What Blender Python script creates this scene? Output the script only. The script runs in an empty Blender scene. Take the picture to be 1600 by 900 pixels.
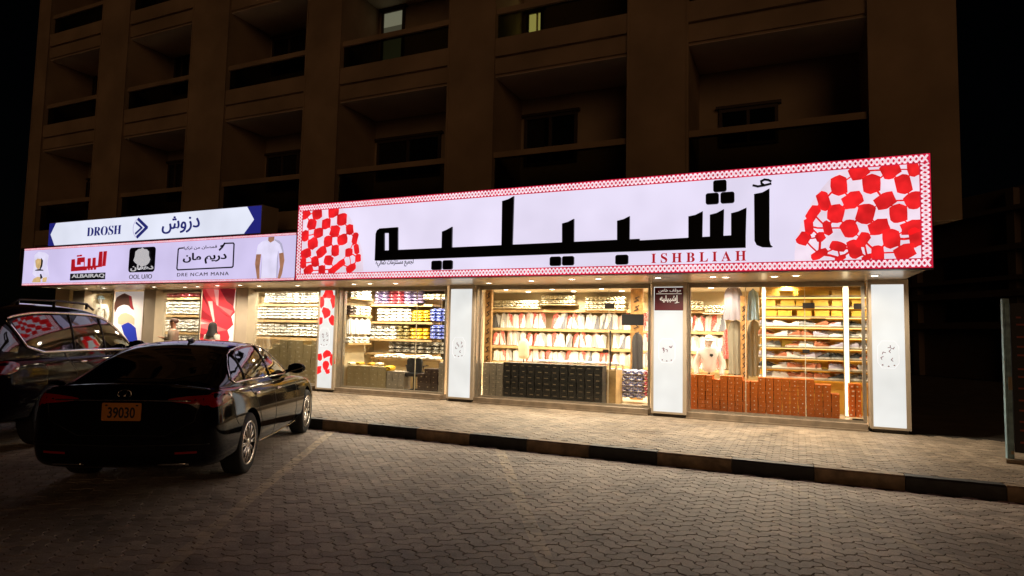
import bpy, bmesh, math, random
from mathutils import Vector, Matrix
from mathutils.bvhtree import BVHTree
import numpy as np
random.seed(7)
SC = bpy.context.scene
COL = SC.collection
R = math.radians

# ---------------------------------------------------------------- camera, world, sun, exposure
YAW, PITCH, ROLL, FPX, CD, CH = 0.4262, 0.0724, 0.0218, 985.13, 11.908, 1.62
_f = Vector((-math.sin(YAW) * math.cos(PITCH), math.cos(YAW) * math.cos(PITCH), math.sin(PITCH)))
_r0 = Vector((math.cos(YAW), math.sin(YAW), 0)); _u0 = _r0.cross(_f)
_r = math.cos(ROLL) * _r0 + math.sin(ROLL) * _u0
_u = -math.sin(ROLL) * _r0 + math.cos(ROLL) * _u0
cam = bpy.data.objects.new('camera', bpy.data.cameras.new('camera')); COL.objects.link(cam)
m4 = Matrix.Identity(4)
for i in range(3):
    m4[i][0], m4[i][1], m4[i][2] = _r[i], _u[i], -_f[i]
m4.translation = Vector((0, -CD, CH))
cam.matrix_world = m4
cam.data.sensor_width = 36; cam.data.lens = 36 * FPX / 1600
cam.data.clip_start = .05; cam.data.clip_end = 3000
SC.camera = cam

SUN_EL, SUN_AZ = 13, 152            # elevation, compass bearing the light comes from (0 = +Y, clockwise)
w = bpy.data.worlds.new('World'); SC.world = w; w.use_nodes = True
nt = w.node_tree; bg = nt.nodes['Background']
sky = nt.nodes.new('ShaderNodeTexSky'); sky.sky_type = 'NISHITA'; sky.sun_disc = False
sky.sun_elevation = R(SUN_EL); sky.sun_rotation = R(SUN_AZ)
nt.links.new(sky.outputs[0], bg.inputs[0]); bg.inputs[1].default_value = 0.00012
sun = bpy.data.objects.new('sun', bpy.data.lights.new('sun', 'SUN')); COL.objects.link(sun)
sun.data.energy = 0.155; sun.data.angle = R(28); sun.data.color = (1, .55, .27)
sd = Vector((math.sin(R(SUN_AZ)) * math.cos(R(SUN_EL)), math.cos(R(SUN_AZ)) * math.cos(R(SUN_EL)), math.sin(R(SUN_EL))))
sun.rotation_euler = sd.to_track_quat('Z', 'Y').to_euler()
sun.location = (-4, -20, 12)
SC.view_settings.view_transform = 'Standard'; SC.view_settings.look = 'None'
SC.view_settings.exposure = 0; SC.view_settings.gamma = 1; SC.view_settings.use_curve_mapping = False
cy = SC.cycles
SC.render.engine = 'CYCLES'
cy.use_denoising = True; cy.max_bounces = 8; cy.diffuse_bounces = 3; cy.glossy_bounces = 4
cy.transparent_max_bounces = 24; cy.sample_clamp_indirect = 4; cy.caustics_reflective = False; cy.caustics_refractive = False
try:
    cy.denoiser = 'OPENIMAGEDENOISE'; cy.denoising_input_passes = 'RGB_ALBEDO_NORMAL'
except Exception:
    pass

CAMP = Vector((0, -CD, CH))
def at(px, py, Y):
    """The point of the depth plane Y that the photograph shows at pixel px, py."""
    v = _f * FPX + _r * (px - 800) + _u * (450 - py)
    t = (Y - CAMP.y) / v.y
    return CAMP + v * t
def ax(px, Y, py=520): return at(px, py, Y).x
def az(py, Y, px): return at(px, py, Y).z

# ---------------------------------------------------------------- mesh helpers
class MB:
    def __init__(s): s.v = []; s.f = []; s.m = []; s.sm = []
    def add(s, vs, fs, mi=0, smooth=False):
        b = len(s.v); s.v += [tuple(p) for p in vs]
        for f in fs: s.f.append([b + i for i in f]); s.m.append(mi); s.sm.append(smooth)
        return s
    def box(s, x0, x1, y0, y1, z0, z1, mi=0):
        return s.add([(x0, y0, z0), (x1, y0, z0), (x1, y1, z0), (x0, y1, z0), (x0, y0, z1), (x1, y0, z1), (x1, y1, z1), (x0, y1, z1)],
                     [(0, 3, 2, 1), (4, 5, 6, 7), (0, 1, 5, 4), (1, 2, 6, 5), (2, 3, 7, 6), (3, 0, 4, 7)], mi)
    def prism(s, pts, y0, y1, mi=0):
        """XZ outline, counter-clockwise seen from -Y, extruded from y0 (front) to y1."""
        n = len(pts)
        a = sum(pts[i][0] * pts[(i + 1) % n][1] - pts[(i + 1) % n][0] * pts[i][1] for i in range(n))
        if a < 0: pts = list(reversed(pts))
        vs = [(p[0], y0, p[1]) for p in pts] + [(p[0], y1, p[1]) for p in pts]
        fs = [list(range(n)), list(range(2 * n - 1, n - 1, -1))] + [(i + n, (i + 1) % n + n, (i + 1) % n, i) for i in range(n)]
        return s.add(vs, fs, mi)
    def plan(s, pts, z0, z1, mi=0):
        n = len(pts)
        a = sum(pts[i][0] * pts[(i + 1) % n][1] - pts[(i + 1) % n][0] * pts[i][1] for i in range(n))
        if a < 0: pts = list(reversed(pts))
        vs = [(p[0], p[1], z1) for p in pts] + [(p[0], p[1], z0) for p in pts]
        fs = [list(range(n)), list(range(2 * n - 1, n - 1, -1))] + [(i + n, (i + 1) % n + n, (i + 1) % n, i) for i in range(n)]
        return s.add(vs, fs, mi)
    def tube(s, pts, r, n=6, closed=False, mi=0):
        pts = [Vector(p) for p in pts]; k = len(pts); vs = []
        for i, p in enumerate(pts):
            a = pts[(i - 1) % k] if (closed or i > 0) else p
            b = pts[(i + 1) % k] if (closed or i < k - 1) else p
            d = (b - a).normalized() if (b - a).length > 1e-9 else Vector((0, 0, 1))
            up = Vector((0, 0, 1)) if abs(d.z) < .9 else Vector((0, 1, 0))
            e1 = d.cross(up).normalized(); e2 = d.cross(e1)
            rr = r[i] if isinstance(r, (list, tuple)) else r
            for j in range(n):
                t = 2 * math.pi * j / n
                vs.append(p + e1 * math.cos(t) * rr + e2 * math.sin(t) * rr)
        fs = []
        for i in range(k if closed else k - 1):
            for j in range(n):
                a, b = i * n + j, i * n + (j + 1) % n
                c, d = ((i + 1) % k) * n + (j + 1) % n, ((i + 1) % k) * n + j
                fs.append((a, b, c, d))
        if not closed: fs += [list(range(n - 1, -1, -1)), [(k - 1) * n + j for j in range(n)]]
        return s.add(vs, fs, mi, True)
    def lathe(s, prof, n=24, axis='z', c=(0, 0, 0), mi=0):
        vs = []; k = len(prof)
        for (r, h) in prof:
            for j in range(n):
                t = 2 * math.pi * j / n; a, b = r * math.cos(t), r * math.sin(t)
                p = (a, b, h) if axis == 'z' else ((a, h, b) if axis == 'y' else (h, a, b))
                vs.append((p[0] + c[0], p[1] + c[1], p[2] + c[2]))
        fs = [(i * n + j, i * n + (j + 1) % n, (i + 1) * n + (j + 1) % n, (i + 1) * n + j) for i in range(k - 1) for j in range(n)]
        if axis == 'y': fs = [tuple(reversed(f)) for f in fs]
        return s.add(vs, fs, mi, True)
    def ell(s, c, rx, ry, rz, n=12, k=8, mi=0):
        prof = [(math.sin(math.pi * i / k), -math.cos(math.pi * i / k)) for i in range(k + 1)]
        vs = []; fs = []
        for (r, h) in prof:
            for j in range(n):
                t = 2 * math.pi * j / n
                vs.append((c[0] + rx * max(r, 1e-3) * math.cos(t), c[1] + ry * max(r, 1e-3) * math.sin(t), c[2] + rz * h))
        fs = [(i * n + j, i * n + (j + 1) % n, (i + 1) * n + (j + 1) % n, (i + 1) * n + j) for i in range(k) for j in range(n)]
        return s.add(vs, fs, mi, True)
    def mesh(s, name, mats):
        me = bpy.data.meshes.new(name); me.from_pydata(s.v, [], s.f)
        for m in (mats if isinstance(mats, (list, tuple)) else [mats]): me.materials.append(m)
        me.polygons.foreach_set('material_index', s.m); me.polygons.foreach_set('use_smooth', s.sm)
        me.update(); return me
    def build(s, name, mats, parent=None, loc=None, rz=0):
        o = bpy.data.objects.new(name, s.mesh(name, mats)); COL.objects.link(o)
        if parent: o.parent = parent
        if loc: o.location = loc
        if rz: o.rotation_euler.z = rz
        return o
def link(name, me, parent=None):
    o = bpy.data.objects.new(name, me); COL.objects.link(o)
    if parent: o.parent = parent
    return o
def tag(o, label=None, cat=None, group=None, kind=None):
    if label: o['label'] = label
    if cat: o['category'] = cat
    if group: o['group'] = group
    if kind: o['kind'] = kind
    return o
def empty(name, loc=(0, 0, 0), rz=0, **k):
    o = bpy.data.objects.new(name, None); COL.objects.link(o); o.location = loc; o.rotation_euler.z = rz
    o.empty_display_size = .1
    return tag(o, **k)
def kids(o): return [c for c in bpy.data.objects if c.parent == o]
def copy_thing(src, loc, rz=0, label=None, ch=None, scale=None):
    c = src.copy(); COL.objects.link(c); c.location = loc; c.rotation_euler.z = rz
    if label: c['label'] = label
    if scale: c.scale = scale
    for k in (ch if ch is not None else []):
        d = k.copy(); COL.objects.link(d); d.parent = c
    return c
ORD = ['', 'first', 'second', 'third', 'fourth', 'fifth', 'sixth', 'seventh', 'eighth', 'ninth', 'tenth', 'eleventh', 'twelfth', 'thirteenth', 'fourteenth',
       'fifteenth', 'sixteenth', 'seventeenth', 'eighteenth', 'nineteenth', 'twentieth', 'twenty-first', 'twenty-second', 'twenty-third', 'twenty-fourth', 'twenty-fifth',
       'twenty-sixth', 'twenty-seventh', 'twenty-eighth', 'twenty-ninth', 'thirtieth', 'thirty-first', 'thirty-second', 'thirty-third', 'thirty-fourth', 'thirty-fifth', 'thirty-sixth', 'thirty-seventh', 'thirty-eighth']

# ---------------------------------------------------------------- materials
def mat(name, col, rough=.6, metal=0, var=0., scale=8, bump=0., bscale=60, emit=None, es=0, coat=0, spec=.5, island=0., coord='Object'):
    m = bpy.data.materials.new(name); m.use_nodes = True; n = m.node_tree; b = n.nodes['Principled BSDF']
    b.inputs['Base Color'].default_value = (*col, 1); b.inputs['Roughness'].default_value = rough
    b.inputs['Metallic'].default_value = metal; b.inputs['Coat Weight'].default_value = coat; b.inputs['Coat Roughness'].default_value = .03
    b.inputs['Specular IOR Level'].default_value = spec
    tc = n.nodes.new('ShaderNodeTexCoord')
    if var or island:
        last = None
        mx = n.nodes.new('ShaderNodeMix'); mx.data_type = 'RGBA'; mx.blend_type = 'MULTIPLY'; mx.inputs[0].default_value = 1
        mx.inputs[6].default_value = (*col, 1)
        rmp = n.nodes.new('ShaderNodeMapRange')
        rmp.inputs['To Min'].default_value = 1 - var - island; rmp.inputs['To Max'].default_value = 1 + (var + island) * .8
        if var:
            nz = n.nodes.new('ShaderNodeTexNoise'); nz.inputs['Scale'].default_value = scale; nz.inputs['Detail'].default_value = 5
            n.links.new(tc.outputs[coord], nz.inputs['Vector'])
            mr0 = n.nodes.new('ShaderNodeMapRange'); mr0.inputs['From Min'].default_value = .3; mr0.inputs['From Max'].default_value = .7
            n.links.new(nz.outputs[0], mr0.inputs[0]); last = mr0.outputs[0]
        if island:
            g = n.nodes.new('ShaderNodeNewGeometry')
            if last is not None:
                a = n.nodes.new('ShaderNodeMath'); a.operation = 'MULTIPLY_ADD'; a.inputs[1].default_value = island / (var + island)
                n.links.new(g.outputs['Random Per Island'], a.inputs[0])
                c = n.nodes.new('ShaderNodeMath'); c.operation = 'MULTIPLY'; c.inputs[1].default_value = var / (var + island)
                n.links.new(last, c.inputs[0]); n.links.new(c.outputs[0], a.inputs[2]); last = a.outputs[0]
            else: last = g.outputs['Random Per Island']
        n.links.new(last, rmp.inputs[0])
        cmb = n.nodes.new('ShaderNodeCombineColor')
        for i in range(3): n.links.new(rmp.outputs[0], cmb.inputs[i])
        n.links.new(cmb.outputs[0], mx.inputs[7]); n.links.new(mx.outputs[2], b.inputs['Base Color'])
    if bump:
        nz = n.nodes.new('ShaderNodeTexNoise'); nz.inputs['Scale'].default_value = bscale; nz.inputs['Detail'].default_value = 6
        n.links.new(tc.outputs[coord], nz.inputs['Vector'])
        bp = n.nodes.new('ShaderNodeBump'); bp.inputs['Strength'].default_value = bump; bp.inputs['Distance'].default_value = .01
        n.links.new(nz.outputs[0], bp.inputs['Height']); n.links.new(bp.outputs[0], b.inputs['Normal'])
    if emit:
        b.inputs['Emission Color'].default_value = (*emit, 1); b.inputs['Emission Strength'].default_value = es
    return m
def backlit(name, col, es, base=.5, uneven=.08, scale=.9):
    """A printed acrylic face with tubes behind it: slightly uneven light."""
    m = mat(name, tuple(c * base for c in col), .35); n = m.node_tree; b = n.nodes['Principled BSDF']
    b.inputs['Emission Color'].default_value = (*col, 1)
    tc = n.nodes.new('ShaderNodeTexCoord'); nz = n.nodes.new('ShaderNodeTexNoise'); nz.inputs['Scale'].default_value = scale; nz.inputs['Detail'].default_value = 2
    n.links.new(tc.outputs['Object'], nz.inputs['Vector'])
    mr = n.nodes.new('ShaderNodeMapRange'); mr.inputs['From Min'].default_value = .3; mr.inputs['From Max'].default_value = .7
    mr.inputs['To Min'].default_value = es * (1 - uneven); mr.inputs['To Max'].default_value = es * (1 + uneven)
    n.links.new(nz.outputs[0], mr.inputs[0]); n.links.new(mr.outputs[0], b.inputs['Emission Strength'])
    return m
def glass_mat(name, tint=(1, 1, 1), refl=1.0):
    m = bpy.data.materials.new(name); m.use_nodes = True; n = m.node_tree; n.nodes.remove(n.nodes['Principled BSDF'])
    o = n.nodes['Material Output']; t = n.nodes.new('ShaderNodeBsdfTransparent'); t.inputs[0].default_value = (*tint, 1)
    g = n.nodes.new('ShaderNodeBsdfGlossy'); g.inputs['Roughness'].default_value = .02
    f = n.nodes.new('ShaderNodeFresnel'); f.inputs[0].default_value = 1.45
    k = n.nodes.new('ShaderNodeMath'); k.operation = 'MULTIPLY'; k.inputs[1].default_value = refl
    mx = n.nodes.new('ShaderNodeMixShader'); n.links.new(f.outputs[0], k.inputs[0]); n.links.new(k.outputs[0], mx.inputs[0])
    n.links.new(t.outputs[0], mx.inputs[1]); n.links.new(g.outputs[0], mx.inputs[2]); n.links.new(mx.outputs[0], o.inputs[0])
    return m
def checks(name, c1, c2, scale, rough=.8):
    m = mat(name, c1, rough); n = m.node_tree; b = n.nodes['Principled BSDF']
    tc = n.nodes.new('ShaderNodeTexCoord'); v = n.nodes.new('ShaderNodeTexVoronoi'); v.inputs['Scale'].default_value = scale; v.inputs['Randomness'].default_value = .55
    n.links.new(tc.outputs['Object'], v.inputs['Vector'])
    cr = n.nodes.new('ShaderNodeValToRGB'); cr.color_ramp.interpolation = 'LINEAR'
    cr.color_ramp.elements[0].position = .5; cr.color_ramp.elements[0].color = (*c2, 1)
    cr.color_ramp.elements[1].position = .56; cr.color_ramp.elements[1].color = (*c1, 1)
    n.links.new(v.outputs['Distance'], cr.inputs[0]); n.links.new(cr.outputs[0], b.inputs['Base Color'])
    return m

M = {}
M['plaster'] = mat('painted_plaster', (.38, .27, .17), .85, var=.24, scale=.9, bump=.25, bscale=140)
M['ceil_paint'] = mat('balcony_ceiling_paint', (.72, .60, .46), .85, var=.1, scale=1.5)
M['plaster_in'] = mat('balcony_plaster', (.36, .27, .18), .85, var=.1, scale=2, bump=.2, bscale=120)
M['rail_glass'] = mat('dark_balcony_glass', (.004, .005, .006), .12, spec=.4)
M['railtint'] = glass_mat('tinted_balcony_glass', (.40, .41, .31), .6)
M['lit_pane2'] = mat('pale_window_pane', (.3, .3, .2), .4, emit=(.60, .60, .40), es=.22)
M['winframe'] = mat('brown_aluminium', (.06, .042, .03), .45, metal=.2)
M['dark_pane'] = mat('dark_window_pane', (.006, .007, .008), .06, spec=.6)
M['lit_pane'] = mat('lit_window_pane', (.3, .3, .2), .4, emit=(.86, .74, .30), es=1.6)
M['dim_pane'] = mat('dim_window_pane', (.1, .11, .08), .4, emit=(.42, .40, .25), es=.10)
M['steel'] = mat('brushed_steel', (.55, .50, .43), .32, metal=.9, var=.1, scale=14)
M['champagne'] = mat('champagne_cladding', (.55, .46, .35), .4, metal=.35, var=.06, scale=3)
M['darkmetal'] = mat('dark_metal', (.05, .042, .035), .4, metal=.7)
M['soffit'] = mat('canopy_soffit', (.70, .58, .42), .25, metal=.35, var=.06, scale=2)
M['stone'] = mat('base_stone', (.25, .19, .13), .6, var=.3, scale=5, bump=.3, bscale=40)
M['black'] = mat('matt_black', (.008, .008, .009), .55)
M['blackgloss'] = mat('black_letter_acrylic', (.010, .010, .012), .3)
M['shopglass'] = glass_mat('shop_glass', (.97, .985, .975), .55)
M['white_face'] = backlit('backlit_lavender_face', (.80, .735, .93), 1.0, base=.12)
M['pink_face'] = backlit('backlit_pale_print', (.84, .70, .82), 1.0, base=.12, uneven=.12, scale=3)
M['red_face'] = backlit('backlit_red_print', (.83, .016, .02), .95, uneven=.3, scale=5)
M['deepred_face'] = backlit('backlit_deep_red_print', (.62, .012, .05), .9, uneven=.25, scale=6)
M['border_white'] = backlit('backlit_border_white', (.95, .72, .80), .95)
M['crease_face'] = backlit('backlit_crease_print', (.84, .33, .38), .95, base=.12)
M['banner_face'] = backlit('backlit_lilac_face', (.66, .585, .88), 1.0, base=.12)
M['drosh_face'] = backlit('backlit_cool_white_face', (.77, .80, .93), 1.0, base=.12)
M['blue_face'] = backlit('backlit_navy_print', (.018, .02, .20), .9)
M['pillar_face'] = backlit('backlit_white_panel', (.87, .88, .86), .88, base=.12, uneven=.08, scale=1.6)
M['pillar_white2'] = backlit('backlit_offwhite_panel', (.86, .82, .84), .95)
M['skin_print'] = backlit('backlit_skin_print', (.36, .17, .10), .9, uneven=.3, scale=6)
M['shirt_print'] = backlit('backlit_shirt_print', (.74, .70, .92), 1.0, uneven=.1, scale=4)
M['shade_print'] = backlit('backlit_grey_print', (.50, .47, .66), .9)
M['tan_print'] = backlit('backlit_tan_print', (.70, .48, .22), .9, uneven=.2, scale=8)
M['navy_ink'] = mat('navy_ink', (.012, .012, .05), .5)
M['blue_ink'] = mat('translucent_blue_ink', (.015, .018, .12), .5, emit=(.015, .018, .14), es=1)
M['grey_ink'] = mat('grey_ink', (.10, .08, .14), .5)
M['red_ink'] = mat('red_ink', (.45, .02, .03), .5, emit=(.55, .01, .02), es=.7)
M['white_ink'] = mat('white_ink', (.8, .8, .8), .5, emit=(.8, .8, .85), es=.55)
M['maroon'] = mat('maroon_plate', (.10, .008, .018), .4)
M['lamp'] = mat('downlight_lens', (1, .95, .85), .4, emit=(1, .90, .72), es=14)
M['led'] = mat('led_strip', (1, .9, .7), .4, emit=(1, .84, .55), es=1.7)
M['kerb_black'] = mat('kerb_black_paint', (.020, .019, .018), .6, var=.5, scale=9, bump=.2)
M['kerb_cream'] = mat('kerb_cream_paint', (.25, .175, .105), .7, var=.45, scale=7, bump=.3)
M['interior_wall'] = mat('shop_wall_paint', (.66, .53, .33), .7, var=.05, scale=2)
M['shop_ceiling'] = mat('shop_ceiling_paint', (.75, .66, .5), .7)
M['tile'] = mat('cream_floor_tile', (.70, .60, .45), .2, var=.05, scale=2)
M['wood'] = mat('shelf_wood', (.50, .33, .15), .5, var=.25, scale=6)
M['darkwood'] = mat('carved_wood', (.42, .22, .07), .5, var=.4, scale=12)

# ---------------------------------------------------------------- text and flat print helpers
AR = {'ا': 'FE8D FE8E', 'أ': 'FE83 FE84', 'إ': 'FE87 FE88', 'ب': 'FE8F FE90 FE91 FE92', 'ت': 'FE95 FE96 FE97 FE98', 'ج': 'FE9D FE9E FE9F FEA0',
      'خ': 'FEA5 FEA6 FEA7 FEA8', 'د': 'FEA9 FEAA', 'ر': 'FEAD FEAE', 'ز': 'FEAF FEB0', 'س': 'FEB1 FEB2 FEB3 FEB4', 'ش': 'FEB5 FEB6 FEB7 FEB8',
      'ص': 'FEB9 FEBA FEBB FEBC', 'ع': 'FEC9 FECA FECB FECC', 'ف': 'FED1 FED2 FED3 FED4', 'ق': 'FED5 FED6 FED7 FED8', 'ك': 'FED9 FEDA FEDB FEDC',
      'ل': 'FEDD FEDE FEDF FEE0', 'م': 'FEE1 FEE2 FEE3 FEE4', 'ن': 'FEE5 FEE6 FEE7 FEE8', 'ه': 'FEE9 FEEA FEEB FEEC', 'و': 'FEED FEEE', 'ي': 'FEF1 FEF2 FEF3 FEF4', 'ح': 'FEA1 FEA2 FEA3 FEA4'}
def arab(s):
    out = []
    for i, c in enumerate(s):
        if c not in AR: out.append(c); continue
        fs = AR[c].split()
        prev = i > 0 and s[i - 1] in AR and len(AR[s[i - 1]].split()) == 4
        nxt = i < len(s) - 1 and s[i + 1] in AR and len(fs) == 4
        k = 3 if prev and nxt else 1 if prev else 2 if nxt else 0
        out.append(chr(int(fs[k], 16)))
    return ''.join(reversed(out))
def serif(s): return ''.join(chr(0x1D400 + ord(c) - 65) if c.isalpha() else c for c in s)
def text_mesh(s, width=None, height=None, bold=0., space=1., depth=.006):
    """Lettering as a mesh in the XZ plane, its lower left corner at 0; scaled to the given width and height."""
    c = bpy.data.curves.new('lettering', 'FONT'); c.body = s; c.size = 1; c.offset = bold; c.space_character = space; c.extrude = .01; c.resolution_u = 4
    o = bpy.data.objects.new('lettering', c); COL.objects.link(o)
    dg = bpy.context.evaluated_depsgraph_get(); dg.update()
    me = bpy.data.meshes.new_from_object(o.evaluated_get(dg)); bpy.data.objects.remove(o); bpy.data.curves.remove(c)
    co = np.array([v.co for v in me.vertices]).reshape(-1, 3)
    if len(co) == 0: return me
    lo, hi = co.min(0), co.max(0)
    sx = width / (hi[0] - lo[0]) if width else None; sz = height / (hi[1] - lo[1]) if height else None
    sx = sx or sz; sz = sz or sx
    x = (co[:, 0] - lo[0]) * sx; z = (co[:, 1] - lo[1]) * sz; y = -(co[:, 2] - lo[2]) / (hi[2] - lo[2]) * depth
    me.vertices.foreach_set('co', np.stack([x, y, z], 1).ravel().astype('f')); me.update()
    return me
def write(s, parent, name, m, x, y, z, **k):
    me = text_mesh(s, **k); me.materials.clear(); me.materials.append(m)
    o = link(name, me, parent); o.location = (x, y, z); return o
def pxz(pts, Y): return [((p := at(a, b, Y)).x, p.z) for a, b in pts]
def blob(cx, cz, rx, rz, ang=0, n=11, jit=.16, rnd=random):
    pts = []
    for i in range(n):
        t = 2 * math.pi * i / n; c, s = math.cos(t), math.sin(t)
        k = (abs(c) ** 3 + abs(s) ** 3) ** (-1 / 3) * (1 + rnd.uniform(-jit, jit))
        x, z = rx * c * k, rz * s * k
        pts.append((cx + x * math.cos(ang) - z * math.sin(ang), cz + x * math.sin(ang) + z * math.cos(ang)))
    return pts
def patch_poly(cx, cz, rx, rz, ang, rnd):
    """A woven patch: a lopsided six sided lozenge with slightly wavy sides."""
    base = [(1.0, .62), (.25, 1.0), (-.85, .78), (-1.0, -.6), (-.25, -1.0), (.85, -.78)]; pts = []
    for (a, b), (c, d) in zip(base, base[1:] + base[:1]):
        pts.append((a, b)); k = rnd.uniform(.98, 1.10); pts.append(((a + c) / 2 * k, (b + d) / 2 * k))
    out = []
    for a, b in pts:
        x, z = rx * a * rnd.uniform(.94, 1.06), rz * b * rnd.uniform(.94, 1.06); out.append((cx + x * math.cos(ang) - z * math.sin(ang), cz + x * math.sin(ang) + z * math.cos(ang)))
    return out
def rrect(x0, x1, z0, z1, r, n=4):
    pts = []
    for cx, cz, a0 in ((x1 - r, z0 + r, -90), (x1 - r, z1 - r, 0), (x0 + r, z1 - r, 90), (x0 + r, z0 + r, 180)):
        for i in range(n + 1):
            a = R(a0 + 90 * i / n); pts.append((cx + r * math.cos(a), cz + r * math.sin(a)))
    return pts
def ribbon(mb, pts, wd, y0, y1, mi=0):
    for (a, b) in zip(pts[:-1], pts[1:]):
        d = Vector((b[0] - a[0], b[1] - a[1]))
        if d.length < 1e-6: continue
        d.normalize(); nrm = Vector((-d.y, d.x)) * wd / 2; e = d * wd * .3
        mb.prism([(a[0] + nrm.x - e.x, a[1] + nrm.y - e.y), (a[0] - nrm.x - e.x, a[1] - nrm.y - e.y), (b[0] - nrm.x + e.x, b[1] - nrm.y + e.y), (b[0] + nrm.x + e.x, b[1] + nrm.y + e.y)], y0, y1, mi)
# ---------------------------------------------------------------- ground, kerb, paving
def paver_mat(name, col, joint_dark, stripes):
    m = mat(name, col, .62, spec=.35); n = m.node_tree; b = n.nodes['Principled BSDF']; L = n.links.new
    g = n.nodes.new('ShaderNodeNewGeometry'); tc = n.nodes.new('ShaderNodeTexCoord')
    def noise(sc, det=4, a=.35, bb=.65):
        z = n.nodes.new('ShaderNodeTexNoise'); z.inputs['Scale'].default_value = sc; z.inputs['Detail'].default_value = det
        L(tc.outputs['Object'], z.inputs['Vector']); r = n.nodes.new('ShaderNodeMapRange'); r.inputs['From Min'].default_value = a; r.inputs['From Max'].default_value = bb
        L(z.outputs[0], r.inputs[0]); return r.outputs[0]
    def math_(op, a, bb, c=None):
        k = n.nodes.new('ShaderNodeMath'); k.operation = op
        for i, x in enumerate((a, bb, c)):
            if x is None: continue
            if isinstance(x, (int, float)): k.inputs[i].default_value = x
            else: L(x, k.inputs[i])
        return k.outputs[0]
    v = math_('MULTIPLY_ADD', g.outputs['Random Per Island'], .34, .70)
    v = math_('MULTIPLY', v, math_('MULTIPLY_ADD', noise(.55), .42, .76))
    v = math_('MULTIPLY', v, math_('MULTIPLY_ADD', noise(70, 6), .36, .82))
    v = math_('MULTIPLY', v, math_('MULTIPLY_ADD', noise(6, 5), .3, .85))
    v = math_('MULTIPLY', v, math_('MULTIPLY_ADD', noise(1.7, 7, .30, .46), .38, .62))
    mx = n.nodes.new('ShaderNodeMix'); mx.data_type = 'RGBA'; mx.blend_type = 'MULTIPLY'; mx.inputs[0].default_value = 1
    mx.inputs[6].default_value = (*col, 1); cc = n.nodes.new('ShaderNodeCombineColor')
    for i in range(3): L(v, cc.inputs[i])
    L(cc.outputs[0], mx.inputs[7]); out = mx.outputs[2]
    if stripes:                                   # worn paint of the parking lines
        sx = n.nodes.new('ShaderNodeSeparateXYZ'); L(g.outputs['Position'], sx.inputs[0]); mask = None
        for (x0, wear) in stripes:
            d = math_('ADD', math_('MULTIPLY', math_('SUBTRACT', sx.outputs[0], x0), .868), math_('MULTIPLY', math_('ADD', sx.outputs[1], 4.0), .497))
            s = math_('LESS_THAN', math_('ABSOLUTE', d, 0), .062)
            fade = n.nodes.new('ShaderNodeMapRange'); fade.inputs['From Min'].default_value = -9.2; fade.inputs['From Max'].default_value = -4.6
            fade.inputs['To Min'].default_value = .30; fade.inputs['To Max'].default_value = wear; L(sx.outputs[1], fade.inputs[0])
            s = math_('MULTIPLY', s, fade.outputs[0]); mask = s if mask is None else math_('MAXIMUM', mask, s)
        mask = math_('MULTIPLY', mask, math_('MULTIPLY_ADD', noise(9, 7, .38, .60), .8, .2))
        m2 = n.nodes.new('ShaderNodeMix'); m2.data_type = 'RGBA'; L(mask, m2.inputs[0]); L(out, m2.inputs[6]); m2.inputs[7].default_value = (.78, .64, .44, 1); out = m2.outputs[2]
    L(out, b.inputs['Base Color'])
    bz = n.nodes.new('ShaderNodeTexNoise'); bz.inputs['Scale'].default_value = 160; bz.inputs['Detail'].default_value = 5; L(tc.outputs['Object'], bz.inputs['Vector'])
    bp = n.nodes.new('ShaderNodeBump'); bp.inputs['Strength'].default_value = .3; bp.inputs['Distance'].default_value = .002
    L(bz.outputs[0], bp.inputs['Height']); L(bp.outputs[0], b.inputs['Normal'])
    return m
M['paver'] = paver_mat('parking_pavers', (.42, .345, .285), .1, [(-6.68, .85), (-3.70, .5), (-.22, .24)])
M['paver_walk'] = paver_mat('sidewalk_pavers', (.32, .25, .18), .1, None)
M['joint'] = mat('joint_sand', (.035, .027, .02), .9, var=.3, scale=30)
M['far_ground'] = mat('far_paving', (.17, .14, .115), .8, var=.3, scale=1.5)

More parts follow.
